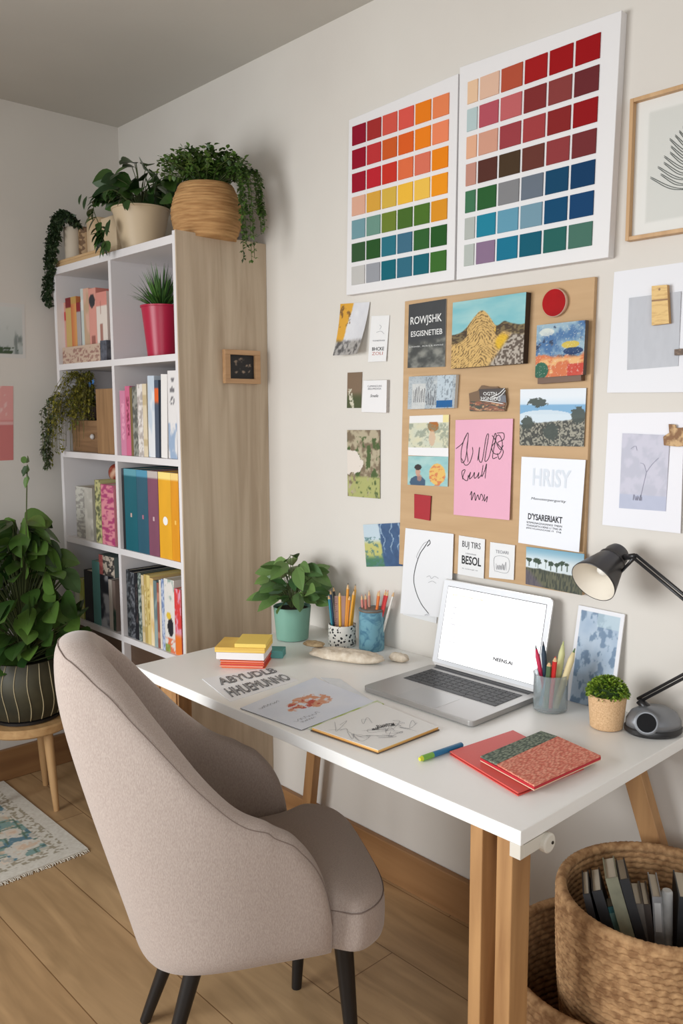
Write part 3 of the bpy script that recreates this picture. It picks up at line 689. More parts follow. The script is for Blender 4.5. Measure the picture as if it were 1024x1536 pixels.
# hill canvas
def f_hill(u, v):
    sky = mix((112, 178, 188), (168, 204, 202), fbm(u*3, v*8, 2)); ridge = .38+.36*np.exp(-((u-.42)/.2)**2)+.22*ss(u, .6, .75)*(1-.3*u)+.1*(1-u)+.03*fbm(u*12, v*0+3)
    ang = np.where(u < .42, v*1.0-u*1.1, v+u*.9); st = np.sin((ang*30+fbm(u*6, v*6, 9)*6)*4.2+v*6)*.7+(vn(u*70, v*34, 12)-.5)*1.6
    g = mix((208, 172, 108), (96, 74, 46), ss(st, -.1, .9)*.8)
    g = mix(g, (220, 176, 40), ss(np.exp(-((u-.72)/.12)**2-((v-.33)/.14)**2)+np.exp(-((u-.64)/.08)**2-((v-.55)/.07)**2)*fbm(u*9, v*9)*1.4, .35, .7)*.85)
    g = mix(g, mix((176, 166, 154), (96, 84, 74), ss(vn(u*50, v*40, 4), .4, .6)), ss(u-.62-v*.25+(-v*.4+.12), .0, .08))
    g = mix(g, mix((120, 104, 72), (72, 58, 44), ss(vn(u*40, v*50, 7), .3, .7)), ss(v-ridge+.16, 0, .05)*(np.abs(u-.42) > .2))
    return mix(g, sky, ss(v-ridge, -.005, .015))
q = wq(((679, 454), (789, 438), (784, 545), (676, 553)), -.034)
tag(sheet('hill_painting', q, f_hill, 116, 110, .021, edge=(60, 46, 36), m=CANVAS), 'canvas painting of a yellow grassy hill under a teal sky', 'painting')
# red disc
c = at(831, 454, 1, -.022)
rd = thing('round_badge', c+V(0, .008, -.03), 'round glossy red disc pinned at the top right of the pin board', 'badge')
MB().lathe([(.0328, -.0085), (.0336, -.004), (.0336, 0), (.0322, .002)], c, 48, axis=(0, -1, 0)).build('rim', mat('disc_rim', (214, 180, 160), .5), rd, smooth=True, auto=30)
MB().lathe([(.032, .0015), (.0318, .0028), (.001, .003)], c, 48, axis=(0, -1, 0)).build('face', noisy('disc_red', (172, 14, 20), (150, 8, 14), nscale=12, rough=.6, Specular_IOR_Level=.15), rd, smooth=True, auto=30)
# abstract canvas with ledge
def f_abs(u, v):
    n = fbm(u*4, v*4, 3); n2 = fbm(u*6, v*6, 14); c = mix((74, 112, 156), (150, 176, 190), ss(n, .35, .65))
    c = mix(c, (52, 66, 92), ss(n2, .58, .66)); c = mix(c, (206, 116, 76), ss(.46-v+.25*(n-.5)-.08*u, 0, .06)); c = mix(c, (226, 176, 120), ss(n2, .5, .6)*ss(.4-v, 0, .1))
    c = mix(c, (210, 180, 70), (((u-.72)/.18)**2+((v-.58)/.07)**2 < 1)*.9); c = mix(c, (30, 54, 96), (((u-.78)/.2)**2+((v-.46)/.07)**2 < 1)*.9)
    c = mix(c, (34, 96, 78), (((u-.12)/.16)**2+((v-.13)/.16)**2 < 1)*.9); c = mix(c, (190, 60, 54), ((u > .68) & (v < .22))*.8); c = mix(c, (228, 226, 210), (((u-.22)/.16)**2+((v-.85)/.07)**2 < 1)*.7)
    return mix(c, (225, 220, 208), ss(vn(u*70, v*70, 5), .78, .9)*.6)
q = wq(((805, 488), (878, 480), (874, 562), (802, 567)), -.034)
tag(sheet('abstract_painting', q, f_abs, 80, 84, .014, edge=(90, 76, 66), m=CANVAS), 'small colourful abstract canvas with blue and orange patches on the pin board', 'painting')
q = wq(((806, 567), (871, 562), (871, 571), (806, 576)), -.03)
tag(MB().prism([q.p[3], q.p[2], q.p[1], q.p[0]], V(0, .017, 0)).build('wooden_ledge', wood('ledge', (112, 80, 56), (90, 62, 44), axis=0)), 'narrow brown wooden ledge under the abstract canvas', 'ledge')
# grey blue sketch
def f_bs(u, v):
    c = mix((156, 168, 176), (196, 200, 200), fbm(u*5, v*5, 2)); sk = ss(np.abs(np.sin(fbm(u*8, v*4, 7)*40)), .3, .0)
    c = mix(c, (110, 118, 126), sk*.6); c = mix(c, (214, 212, 206), ((u > .08) & (u < .38) & (v < .78))*.6)
    c = mix(c, (190, 204, 214), ((u > .62) & (u < .94) & (v > .24))*.7); c = mix(c, (26, 92, 150), ((u > .62) & (u < .95) & (v < .24) & (v > .02))*1.)
    return mix(c, (90, 98, 106), ((vn(u*60, v*14, 3) > .72) & (u > .38))*.5)
q = wq(((613, 565), (684, 562), (681, 612), (611, 614)), -.026)
g = tag(sheet('sketch_canvas', q, f_bs, 76, 56, .012, edge=(214, 214, 210), m=CANVAS), 'small grey canvas sketch with a blue corner under the black poster', 'painting')
strokes(g, q, [scribble(3, .12, .38, .2, .7), [(.46, .95), (.42, .8), (.46, .6), (.5, .8), (.46, .95)], scribble(5, .4, .6, .1, .6)], .0008, GREYINK)
# ship sticker
c0 = [(703, 590), (716, 586), (722, 578), (732, 580), (745, 580), (758, 590), (760, 606), (757, 617), (705, 617)]
pp = [at(x, y, 1, -.019) for x, y in c0]
q = wq(((702, 576), (762, 576), (762, 618), (702, 618)), -.0193)
st = thing('collage_sticker', q(.5, 0), 'small cut-out city collage sticker above the pink sheet', 'sticker')
MB().prism(pp[::-1], V(0, .0045, 0)).build('base', mat('sticker_base', (120, 96, 74), .7), st)
def f_st(u, v): return mix(mix((140, 84, 60), (60, 66, 56), ss(fbm(u*8, v*6, 2), .4, .6)), (196, 150, 110), ss(fbm(u*10, v*8, 8), .6, .68))
sheet('lower_strip', wq(((704, 602), (757, 604), (756, 616), (704, 616)), -.0205), f_st, 40, 14, .001, parent=st)
qq = wq(((718, 584), (757, 582), (759, 604), (720, 601)), -.022)
sheet('upper_strip', qq, lambda u, v: mix((66, 56, 52), (110, 112, 120), ((u > .7) & (v < .5))*1.), 20, 12, .001, parent=st)
text(st, 'OGTN\nHGNEDU', qq, .42, .42, .75, .66, wt, bold=.01); strokes(st, qq, [[(.45, .35), (.75, .6), (1, 1)], [(.5, .2), (.8, .45), (1.02, .85)], [(0, .05), (.4, 0), (.9, -.1)]], .002, wt)
# two photo strip
def f_p1(u, v):
    c = mix((190, 200, 190), (214, 206, 170), fbm(u*4, v*4, 4)); c = mix(c, (228, 226, 224), (v > .78)*(u < .85)*1.); c = mix(c, (228, 214, 150), ((v > .78)*(u >= .85))*1.)
    c = mix(c, (166, 98, 30), (((u-.62)/.14)**2+((v-.66)/.17)**2 < 1)*(v < .8)*1.); c = mix(c, (120, 130, 116), ss(fbm(u*12, v*8, 6), .56, .66)*(v < .75)*.6); return mix(c, (206, 160, 130), (((u-.6)/.08)**2+((v-.3)/.25)**2 < 1)*.6)
q = wq(((614, 624), (673, 622), (672, 672), (612, 671)), -.0165)
tag(sheet('photo_card', q, f_p1, 60, 52, .0015, edge=(225, 225, 225)), 'upper photo card with a brown pot shape above a white strip', 'photo')
q = wq(((612, 671), (672, 672), (672, 685), (612, 683)), -.0168)
tag(sheet('paper_strip', q, flat((232, 230, 230)), 2, 2, .002), 'blank white paper strip between the two photo cards', 'paper')
def f_p2(u, v):
    c = mix((120, 178, 182), (176, 206, 200), fbm(u*4, v*5, 3)); c = mix(c, (222, 180, 96), (((u-.74)/.2)**2+((v-.4)/.36)**2 < 1)*1.); c = mix(c, (206, 116, 70), ss(fbm(u*14, v*14, 5), .55, .6)*(((u-.74)/.2)**2+((v-.36)/.36)**2 < 1)*.9)
    c = mix(c, (56, 84, 110), (((u-.26)/.2)**2+((v-.1)/.22)**2 < 1)*1.); c = mix(c, (190, 150, 130), (((u-.26)/.06)**2+((v-.46)/.16)**2 < 1)*1.); c = mix(c, (42, 34, 34), (((u-.26)/.09)**2+((v-.62)/.1)**2 < 1)*1.)
    return mix(c, (190, 130, 110), (((u-.3)/.06)**2+((v-.26)/.12)**2 < 1)*.7)
q = wq(((612, 684), (672, 685), (671, 730), (611, 727)), -.0165)
tag(sheet('photo_card', q, f_p2, 64, 50, .0015, edge=(225, 225, 225)), 'lower photo card of a dark-haired person and a yellow shape', 'photo')
# red square
q = wq(((621, 741), (646, 744), (644, 781), (621, 777)), -.017)
tag(sheet('red_note', q, flat((170, 22, 36), .3), 6, 6, .003, edge=(120, 14, 24)), 'small red square of card at the lower left of the pin board', 'note')
# pink sheet
q = wq(((683, 630), (769, 628), (765, 780), (680, 772)), -.0175)
g = tag(sheet('pink_sheet', q, flat((228, 168, 190), .1), 12, 12, .0015, curl=lambda u, v: .004*(1-v)*u), 'large pink sheet with black hand lettering in the middle of the pin board', 'paper')
def mp_(pts, x0, y0, sx, sy): return [(x0+a*sx, y0+b*sy) for a, b in pts]
Lg = [[(.02, .70), (.14, .76), (.22, .86), (.24, .82), (.2, .6), (.13, .56), (.12, .68), (.17, .8), (.21, .84)], [(.13, .6), (.2, .53), (.28, .56), (.33, .66), (.32, .72)], [(.24, .8), (.22, .7), (.25, .56)],
      [(.42, .58), (.45, .72), (.44, .6), (.5, .58), (.56, .82), (.6, .84), (.57, .7), (.55, .58), (.62, .62), (.7, .84), (.73, .82), (.68, .62), (.76, .62)], [(.66, .84), (.72, .78), (.66, .72), (.7, .66), (.8, .66), (.84, .76), (.78, .84), (.72, .8), (.8, .7), (.86, .74)],
      [(.74, .86), (.85, .86), (.86, .8), (.76, .76), (.86, .68), (.8, .6), (.76, .66)],
      [(.16, .38), (.14, .46), (.2, .48), (.16, .4), (.24, .37), (.26, .43)], [(.26, .4), (.3, .46), (.28, .39), (.34, .42), (.37, .46), (.37, .4), (.42, .42), (.45, .46), (.44, .4), (.5, .44)], [(.52, .54), (.5, .42), (.55, .48), (.58, .55), (.56, .4)],
      [(.3, .22), (.33, .26), (.33, .17), (.38, .25), (.4, .17), (.44, .23), (.47, .18), (.5, .24), (.54, .2), (.52, .17)], [(.56, .24), (.56, .17), (.61, .22), (.6, .16)], [(.64, .3), (.64, .16), (.68, .22), (.72, .17)]]
for a_, b_2 in ((0, 3), (3, 5), (5, 8), (8, 11)): strokes(g, q, Lg[a_:b_2], .0019, name='lettering')
# tree landscape
def trees(u, v, n, seed, base, size, amp=.03):
    r = random.Random(seed); m = np.zeros_like(u)
    for i in range(n):
        cx = (i+.5+r.uniform(-.3, .3))/n; cy = base+r.uniform(-amp, amp); s_ = size*r.uniform(.7, 1.2)
        d = ((u-cx)/(s_*.8))**2+((v-cy)/s_)**2; m = np.maximum(m, ((d+fbm(u*22, v*22, seed+i)*1.4 < 1.25) & (d < 1.1))*1.); m = np.maximum(m, ((np.abs(u-cx) < .008) & (v < cy) & (v > cy-size*2.1))*.8)
    return m
def f_land(u, v):
    c = mix((186, 210, 228), (222, 228, 234), ss(v, .6, .9)); c = mix(c, (120, 168, 204), ((v < .74) & (v > .56))*ss(.74-v, 0, .03)); c = mix(c, (206, 218, 226), (((u-.4)/.45)**2+((v-.5)/.13)**2 < 1)*.9)
    gr = mix((150, 146, 130), (52, 52, 44), ss(vn(u*60, v*44, 6), .35, .6)); c = mix(c, gr, ss(.36+.12*u+.05*fbm(u*9, v*3, 2)-v, 0, .03))
    m = np.maximum((((u-.28)/.17)**2+((v-.76)/.09)**2+fbm(u*34, v*34, 3)*1.3 < 1.35)*1., (((u-.12)/.12)**2+((v-.4)/.14)**2+fbm(u*34, v*34, 5)*1.3 < 1.4)*1.)
    m = np.maximum(m, (((u-.9)/.12)**2+((v-.54)/.17)**2+fbm(u*34, v*34, 8)*1.2 < 1.4)*1.); m = np.maximum(m, (((u-.5)/.13)**2+((v-.26)/.17)**2+fbm(u*34, v*34, 9)*1.2 < 1.4)*1.)
    return mix(c, (50, 60, 52), m*.92)
q = wq(((780, 584), (879, 582), (875, 670), (779, 668)), -.0165)
tag(sheet('landscape_photo', q, f_land, 104, 92, .0015, edge=(120, 120, 116)), 'photo of a blue lake with dark trees on the right of the pin board', 'photo')
# typographic sheet
q = wq(((782, 685), (878, 690), (870, 828), (777, 814)), -.0185)
g = tag(sheet('lettering_sheet', q, flat((232, 234, 240)), 10, 10, .001, curl=lambda u, v: .006*u*(1-v)), 'white sheet with black DYSARERIAKT heading at the lower right of the pin board', 'paper')
pale = mat('pale_blue_ink', (216, 222, 230), .8)
text(g, 'HRISY', q, .5, .78, .6, .2, pale, bold=.02); text(g, 'Monoterpergority', q, .47, .53, .56, .035, INK, shear=.2); text(g, "D'YSARERIAKT", q, .43, .325, .56, .075, INK, bold=.02)
for k, s_ in enumerate(('SITIMGNAGNASANGS TNEIN', 'TSANGIITICOENS LI TNG IR', 'IPPETIGANAGASIE IT  TNJ.')): text(g, s_, q, .42, .255-k*.035, .58, .022, INK)
# bow sketch on two sheets
q = wq(((612, 805), (668, 812), (654, 935), (604, 922)), -.003)
tag(sheet('backing_sheet', q, flat((226, 226, 226)), 6, 6, .001), 'plain white sheet showing below the curved line drawing', 'paper')
q = wq(((608, 792), (680, 801), (676, 928), (600, 920)), -.0175)
g = tag(sheet('bow_sketch', q, flat((230, 230, 232)), 8, 8, .001), 'white sheet with one long curved line beside the laptop', 'drawing')
strokes(g, q, [[(.52, .9), (.42, .8), (.34, .72), (.27, .58), (.24, .42), (.3, .28), (.42, .14), (.58, .03)], [(.52, .9), (.54, .86), (.48, .82)]], .0022)
strokes(g, q, [[(.5, .88), (.4, .84), (.28, .7), (.3, .66)], [(.56, .03), (.5, .01), (.6, .02)], [(.5, .46), (.56, .48), (.6, .45), (.66, .48), (.74, .46)], [(.54, .4), (.62, .42), (.7, .4)]], .0008, GREYINK, 'pencil_lines')
# cards
q = wq(((688, 803), (727, 809), (725, 868), (686, 861)), -.0165)
g = tag(sheet('quote_card', q, flat((228, 228, 228)), 5, 5, .001), 'white card lettered BUJ TIRS BESOL just above the laptop', 'card')
text(g, 'BUJ TIRS', q, .5, .78, .7, .2, INK); text(g, 'BESOL', q, .52, .4, .74, .22, INK, bold=.02); text(g, 'LEILERSE', q, .5, .57, .4, .03, GREYINK); text(g, 'IE LONGJE SE', q, .48, .17, .6, .03, GREYINK)
q = wq(((735, 813), (772, 818), (770, 870), (733, 866)), -.0165)
g = tag(sheet('quote_card', q, flat((228, 228, 228)), 5, 5, .001), 'smaller white card with a pale grey stamp right of the BESOL card', 'card')
text(g, 'TEOARI', q, .5, .76, .52, .09, GREYINK); strokes(g, q, [[(.22, .2), (.22, .6), (.76, .6), (.76, .2), (.22, .2)], scribble(9, .28, .7, .25, .5)], .0008, GREYINK, 'stamp')
# forest photo
def f_for(u, v):
    c = mix((120, 168, 190), (214, 224, 228), ss(1.0-v, .0, .35)); ground = .46-.04*u+.05*fbm(u*8, v*2, 2)
    c = mix(c, mix((96, 96, 72), (52, 58, 46), ss(vn(u*70, v*10, 4), .3, .7)), ss(ground-v, 0, .03)); c = mix(c, (96, 84, 104), ss(.4-u-v*.7, 0, .15)*(v < .4)*.7)
    return mix(c, (36, 58, 36), trees(u, v, 10, 5, .66, .085)*.95)
q = wq(((789, 820), (876, 831), (872, 893), (788, 876)), -.0165)
tag(sheet('forest_photo', q, f_for, 96, 66, .0015, edge=(100, 110, 110)), 'photo of pine trees at the bottom right corner of the pin board', 'photo')
# ---- wall, left of pin board
def f_curl(u, v):
    c = mix((206, 206, 212), (226, 226, 228), fbm(u*5, v*5, 2)); c = mix(c, (216, 160, 50), ss(.42-u-(1-v)*.34+.1*fbm(u*8, v*8, 4), 0, .05)); c = mix(c, (110, 76, 40), ss(fbm(u*12, v*12, 7), .6, .66)*(u < .4)*(v > .55)*.8)
    return mix(c, mix((84, 82, 82), (170, 166, 162), ss(fbm(u*12, v*12, 5), .35, .6)), ss(.3+.06*fbm(u*9, v, 3)-v, 0, .1))
q = wq(((511, 456), (555, 453), (548, 531), (512, 534)), -.002)
tag(sheet('curled_print', q, f_curl, 46, 70, .001, edge=(220, 218, 214), curl=lambda u, v: .022*(1-v)**2+.012*(2*u-1)**2*(1-v)+.002), 'curling white and orange print taped left of the pin board', 'print')
q = wq(((557, 474), (584, 473), (580, 542), (553, 543)), -.0025)
g = tag(sheet('flyer', q, flat((230, 229, 228)), 4, 8, .001, curl=lambda u, v: .004*(1-v)), 'narrow white flyer with small black and red type beside the curled print', 'flyer')
text(g, 'BHCKE', q, .52, .28, .66, .075, INK, bold=.01); text(g, 'ZOLI', q, .5, .18, .6, .07, mat('red_ink', (190, 120, 110), .8)); text(g, 'CLEASIITISAAN', q, .52, .46, .66, .03, GREYINK); strokes(g, q, [[(.5, .8), (.6, .76), (.52, .7)], [(.35, .64), (.6, .66), (.8, .6)]], .0008, GREYINK)
q = wq(((521, 559), (543, 558), (541, 612), (520, 612)), -.002)
tag(sheet('small_photo', q, lambda u, v: mix(mix((122, 100, 78), (70, 78, 44), ss(.5-v, 0, .25)), (206, 200, 180), ((np.abs(u-.2-.4*(.5-v)) < .13) & (v < .55))*ss(fbm(u*9, v*16, 3), .35, .5)), 24, 50, .001), 'small brown and green photo beside the folded white card', 'photo')
q = wq(((545, 571), (580, 570), (579, 619), (542, 618)), -.012)
g = tag(sheet('folded_card', q, flat((232, 230, 230)), 4, 4, .011, edge=(190, 184, 180)), 'thick white card with tiny grey writing left of the pin board', 'card')
text(g, 'Smelle', q, .5, .52, .34, .09, INK, shear=.3); text(g, 'CeMANGUAS\nBELUMDASA', q, .5, .78, .6, .14, GREYINK)
def f_moss(u, v):
    c = mix((176, 164, 138), (120, 104, 82), ss(fbm(u*6, v*9, 2), .4, .6)); c = mix(c, (70, 90, 44), ss(fbm(u*6, v*6, 8), .52, .58)*(v < .9)); c = mix(c, (222, 212, 202), (((u-.1)/.42)**2+((v-.52)/.2)**2+fbm(u*8, v*10, 21)*.9 < 1.2)*1.)
    c = mix(c, (168, 170, 106), ss(.3-v+.06*fbm(u*8, v*8, 4), 0, .05)*ss(fbm(u*14, v*14, 5), .3, .5)); return c
q = wq(((521, 645), (570, 645), (570, 748), (522, 744)), -.002)
tag(sheet('garden_photo', q, f_moss, 52, 100, .001, curl=lambda u, v: .002+v*0), 'tall green garden photo on the wall left of the pin board', 'photo')
def f_blue(u, v):
    c = mix((44, 70, 106), (70, 104, 146), fbm(u*7, v*7, 2)); c = mix(c, (150, 174, 196), ss(np.sin(u*30+fbm(u*4, v*5, 3)*8), .85, 1)*ss(v, .2, .5)); lf = ss(.42+.1*(1-v)-u+.06*fbm(u*3, v*7, 6), 0, .05)
    l = mix((190, 206, 216), (190, 186, 110), ss(.66-v, 0, .15)); l = mix(l, (70, 120, 90), ss(.3-v, 0, .15)); l = mix(l, (80, 120, 120), ss(fbm(u*14, v*14, 9), .55, .62)*(v < .7)*.8); return mix(c, l, lf)
q = wq(((545, 787), (600, 784), (604, 849), (550, 850)), -.002)
tag(sheet('blue_photo', q, f_blue, 60, 66, .001, curl=lambda u, v: .002+v*0), 'tilted dark blue waterfall photo above the pencil cups', 'photo')
# ---- right: botanical frame
x0 = at(945, 150, 1, -.02)[0]; z1 = at(948, 148, 1, -.02)[2]; z0 = at(942, 361, 1, -.02)[2]; x1 = x0+.29
fr = thing('botanical_frame', ((x0+x1)/2, -.01, z0), 'thin oak framed drawing of a feathery branch at the right edge', 'picture frame')
ow = wood('pale_oak', (206, 168, 124), (186, 146, 102), axis=2, s=2); w_ = .0085
b = MB().box((x0, -.022, z0), (x0+w_, -.0008, z1)).box((x1-w_, -.022, z0), (x1, -.0008, z1)).box((x0+w_, -.022, z0), (x1-w_, -.0008, z0+w_)).box((x0+w_, -.022, z1-w_), (x1-w_, -.0008, z1))
b.build('frame', ow, fr, bevel=.001)
q = Quad((x0+w_, -.008, z1-w_), (x1-w_, -.008, z1-w_), (x1-w_, -.008, z0+w_), (x0+w_, -.008, z0+w_), (0, -1, 0))
sheet('mat_board', q, lambda u, v: mix((222, 221, 216), (206, 206, 200), ((u > .12) & (u < .88) & (v > .1) & (v < .9))*1.), 50, 50, .006, parent=fr)
r = random.Random(2); ln = [[(.47, .14), (.5, .4), (.55, .7), (.6, .86)]]
for i in range(34):
    t = i/33; bx_, by_ = .475+.1*t, .26+.55*t; l = .36*(1-.45*t)*r.uniform(.85, 1.1); sg = -1 if i % 2 else 1
    a = (.5+.55*t) if sg < 0 else (.5+.5*t); ex, ey = bx_+sg*l*math.cos(a), by_+l*math.sin(a)*.75
    for k in range(2): ln.append([(bx_, by_), ((bx_+ex)/2+.01*k, (by_+ey)/2-.035+.012*k), (ex, ey+.01*k)])
strokes(fr, q, ln, .0016, mat('leaf_ink', (92, 96, 92), .8), 'branch_drawing')
# upper right sheet
q = wq(((921, 408), (1090, 384), (1090, 588), (911, 589)), -.003)
g = tag(sheet('art_print', q, flat((226, 226, 230)), 6, 6, .0025, curl=lambda u, v: .003*(1-v)), 'large white sheet with a grey rectangle and a wooden clip, upper right', 'print')
q2 = wq(((943, 447), (1021, 437), (1017, 549), (940, 555)), -.0065)
sheet('grey_print', q2, lambda u, v: mix((188, 190, 196), (178, 180, 186), fbm(u*20, v*6, 2)), 30, 30, .0006, parent=g)
def f_clip(u, v): return mix(mix((222, 186, 120), (196, 154, 92), ss(fbm(u*2, v*34, 4), .45, .75)*.7), (120, 84, 54), (((np.abs(v-.62) < .02)) | (((u-.5)/.07)**2+((v-.9)/.03)**2 < 1))*.8)
q = wq(((977, 429), (1000, 427), (1003, 485), (977, 488)), -.018)
tag(sheet('wooden_clip', q, f_clip, 24, 50, .011, edge=(190, 148, 96)), 'pale wooden clip on top of the upper right sheet', 'clip')
q = wq(((1011, 524), (1075, 518), (1075, 528), (1011, 533)), -.016)
tag(sheet('wooden_strip', q, lambda u, v: mix((128, 104, 84), (90, 70, 54), ss(fbm(u*20, v*4, 4), .4, .6)), 40, 8, .009, edge=(96, 76, 60)), 'short dark wooden strip at the right frame edge on the upper sheet', 'wood strip')
# lower right sheet
q = wq(((912, 620), (1026, 618), (1021, 800), (904, 787)), -.003)
g = tag(sheet('art_print', q, flat((230, 229, 234)), 6, 6, .002, curl=lambda u, v: .003*(1-v)), 'white sheet with a lavender rectangle above the desk lamp', 'print')
q2 = wq(((933, 650), (1004, 653), (998, 767), (928, 762)), -.0065)
def f_lav(u, v): return mix(mix((196, 194, 208), (184, 184, 198), ss(fbm(u*6, v*8, 3), .4, .6)), (176, 182, 204), (v < .2)*.8)
sheet('lavender_print', q2, f_lav, 40, 50, .0006, parent=g)
strokes(g, q2, [[(.45, .12), (.5, .3), (.56, .5)], [(.56, .5), (.5, .6), (.42, .62)], [(.56, .5), (.66, .6), (.8, .7)], scribble(2, .3, .5, .12, .2), [(.2, .8), (.3, .84), (.34, .78)]], .001, mat('lilac_ink', (150, 150, 168), .8))
cl = [at(x, y, 1, -.012) for x, y in ((995, 668), (994, 655), (1003, 649), (1002, 636), (1012, 637), (1013, 642), (1040, 640), (1060, 652), (1040, 668), (1015, 670))]
tag(MB().prism(cl[::-1], V(0, .006, 0)).build('cork_castle', noisy('cork_gold', (206, 172, 128), (140, 104, 74), nscale=55, rough=.8, lo=.42, hi=.56), bevel=.001), 'small tan cork cut-out at the right edge of the lavender sheet', 'ornament')

# ------------------------------------------------------------------ desk
XD0, XD1, YD, ZD = -2.0885, -.7875, -.6585, .74
deskm = mat('desk_white', (244, 243, 240), .35)
dk = thing('desk', ((XD0+XD1)/2, YD/2, 0), 'white desk on wooden trestle legs along the wall', 'desk')
MB().box((XD0, YD, ZD-.027), (XD1, -.0015, ZD)).build('desktop', deskm, dk, bevel=.0015)
legw = wood('trestle_wood', (186, 142, 94), (146, 104, 64), axis=2, s=1.3, rough=.5)
legd = legw
ZU = ZD-.0275
def legbox(x0, x1, y0, y1, z0=0, z1=ZU, dx=0, dy=0, name='leg', taper=0):
    b = MB().box((x0, y0, z0), (x1, y1, z1))
    b.v = [(p[0]+(dx*(z1-p[2])/(z1-z0)), p[1]+(dy*(z1-p[2])/(z1-z0)), p[2]) for p in b.v]
    if taper: b.v = [((p[0]-(x0+x1)/2)*(1-taper*(z1-p[2]))+(x0+x1)/2, p[1], p[2]) for p in b.v]
    return b.build(name, legw, dk, bevel=.002)
legbox(-.846, -.812, YD+.012, YD+.068)
legbox(-.905, -.877, YD+.012, YD+.06)
legbox(-.95, -.90, -.075, -.045, dx=.26)
legbox(-1.975, -1.935, -.075, -.045, dx=-.1)
legbox(-2.045, -1.99, YD+.02, YD+.07)
legbox(-1.95, -1.905, YD+.02, YD+.07)
MB().box((-2.06, YD+.025, ZU-.075), (-1.90, YD+.045, ZU)).build('apron', legw, dk, bevel=.002)
MB().box((-2.02, YD+.07, ZU-.05), (-1.98, -.08, ZU)).build('crossbar', legw, dk, bevel=.002)
MB().box((-.89, YD+.07, ZU-.05), (-.85, -.08, ZU)).build('crossbar', legw, dk, bevel=.002)
brm = mat('bracket_white', (214, 208, 196), .5)
b = MB().box((-.811, YD+.001, ZU-.026), (-.7885, YD+.011, ZU)).box((-.811, YD+.011, ZU-.026), (-.7885, YD+.075, ZU-.002))
b.lathe([(.017, 0), (.018, .004), (.018, .014), (.015, .016)], (-.795, YD+.078, ZU-.02), 20, axis=(1, 0, 0))
b.build('bracket', brm, dk, bevel=.001)
MB().lathe([(.003, 0), (.003, .0175)], (-.795, YD+.084, ZU-.02), 10, axis=(1, 0, 0)).build('screw', mat('screw', (70, 66, 60), .4, 1), dk)
b = MB(); 
for k in range(14):
    a0, a1 = math.pi*k/13, 0
b.tube(smooth([V(-2.08, YD+.03, ZU-.002), V(-2.075, YD+.015, ZU-.03), V(-2.035, YD+.014, ZU-.042), V(-2.02, YD+.014, ZU-.09)], 5), .008, 8)
b.build('bracket', brm, dk, smooth=True)

# ------------------------------------------------------------------ laptop
alu = mat('aluminium', (176, 174, 172), .38, .75); aluk = mat('alu_edge', (214, 213, 212), .3, .6)
lx0, lx1, ly0, ly1 = -1.487, -1.137, -.347, -.082
lp = thing('laptop', ((lx0+lx1)/2, (ly0+ly1)/2, ZD), 'open silver laptop with a white screen in the middle of the desk', 'laptop')
def rr(x0, x1, y0, y1, z, r, n=6):
    o = []
    for cx, cy, a in ((x1-r, y1-r, 0), (x0+r, y1-r, 90), (x0+r, y0+r, 180), (x1-r, y0+r, 270)):
        for k in range(n+1): t = math.radians(a+90*k/n); o.append(V(cx+r*math.cos(t), cy+r*math.sin(t), z))
    return o
MB().prism(rr(lx0, lx1, ly0, ly1, ZD+.015, .012), V(0, 0, -.0125)).build('base', alu, lp, bevel=.0015)
kx0, kx1, ky0, ky1 = lx0+.03, lx1-.025, ly0+.118, ly1-.035
kb = MB().box((kx0, ky0, ZD+.0145), (kx1, ky1, ZD+.0153)).build('keyboard', mat('key_bed', (176, 176, 178), .6), lp)
km = mat('key_black', (34, 34, 38), .5); b = MB()
for j in range(6):
    nk = 14 if j else 6; wk = (kx1-kx0)/nk; hk = (ky1-ky0)/6
    for i in range(nk):
        if j == 0 and 1 < i < 4:
            if i == 2: b.box((kx0+2*wk+.001, ky0+.001, ZD+.0153), (kx0+4*wk-.001, ky0+hk-.001, ZD+.0163))
            continue
        b.box((kx0+i*wk+.001, ky0+j*hk+.001, ZD+.0153), (kx0+(i+1)*wk-.001, ky0+(j+1)*hk-.001, ZD+.0163))
b.build('keys', km, kb)
MB().box((kx0+.08, ly0+.008, ZD+.0148), (kx1-.09, ly0+.1, ZD+.0152)).build('trackpad', mat('trackpad', (166, 164, 162), .3, .7), lp)
MB().box((kx0-.005, ly1-.02, ZD+.0148), (kx1+.005, ly1-.008, ZD+.0154)).build('touch_bar', mat('touch_bar', (52, 56, 62), .35), lp)
tl, tr_ = at(667, 863, 1, -.03), at(832, 899, 1, -.03); ztop = ZD+.015+.2335
Sq = Quad((lx0, -.032, ztop), (lx1, -.032, ztop), (lx1, ly1, ZD+.016), (lx0, ly1, ZD+.016), (0, -1, .18)); Sq.n = nrm(np.cross(Sq.ux, Sq.uy))
cn = []
for uu, vv in ((.97, 0), (1, .04), (1, .94), (.995, .98), (.97, 1), (.03, 1), (.005, .98), (0, .94), (0, .04), (.03, 0)): cn.append(Sq(uu, vv))
MB().prism(cn, -Sq.n*.006).build('lid', aluk, lp, bevel=.001)
MB().prism([Sq(.008, .035, .0006), Sq(.992, .035, .0006), Sq(.992, .985, .0006), Sq(.008, .985, .0006)], -Sq.n*.001).build('bezel', mat('bezel', (232, 234, 238), .4), lp)
MB().prism([Sq(.055, .075, .001), Sq(.957, .075, .001), Sq(.957, .925, .001), Sq(.055, .925, .001)], -Sq.n*.0012).build('screen_border', mat('thin_dark', (60, 60, 66), .5), lp)
scm = mat('screen', (250, 250, 252), .3); bb_ = scm.node_tree.nodes['Principled BSDF']; bb_.inputs['Emission Color'].default_value = (1, 1, 1, 1); bb_.inputs['Emission Strength'].default_value = .75
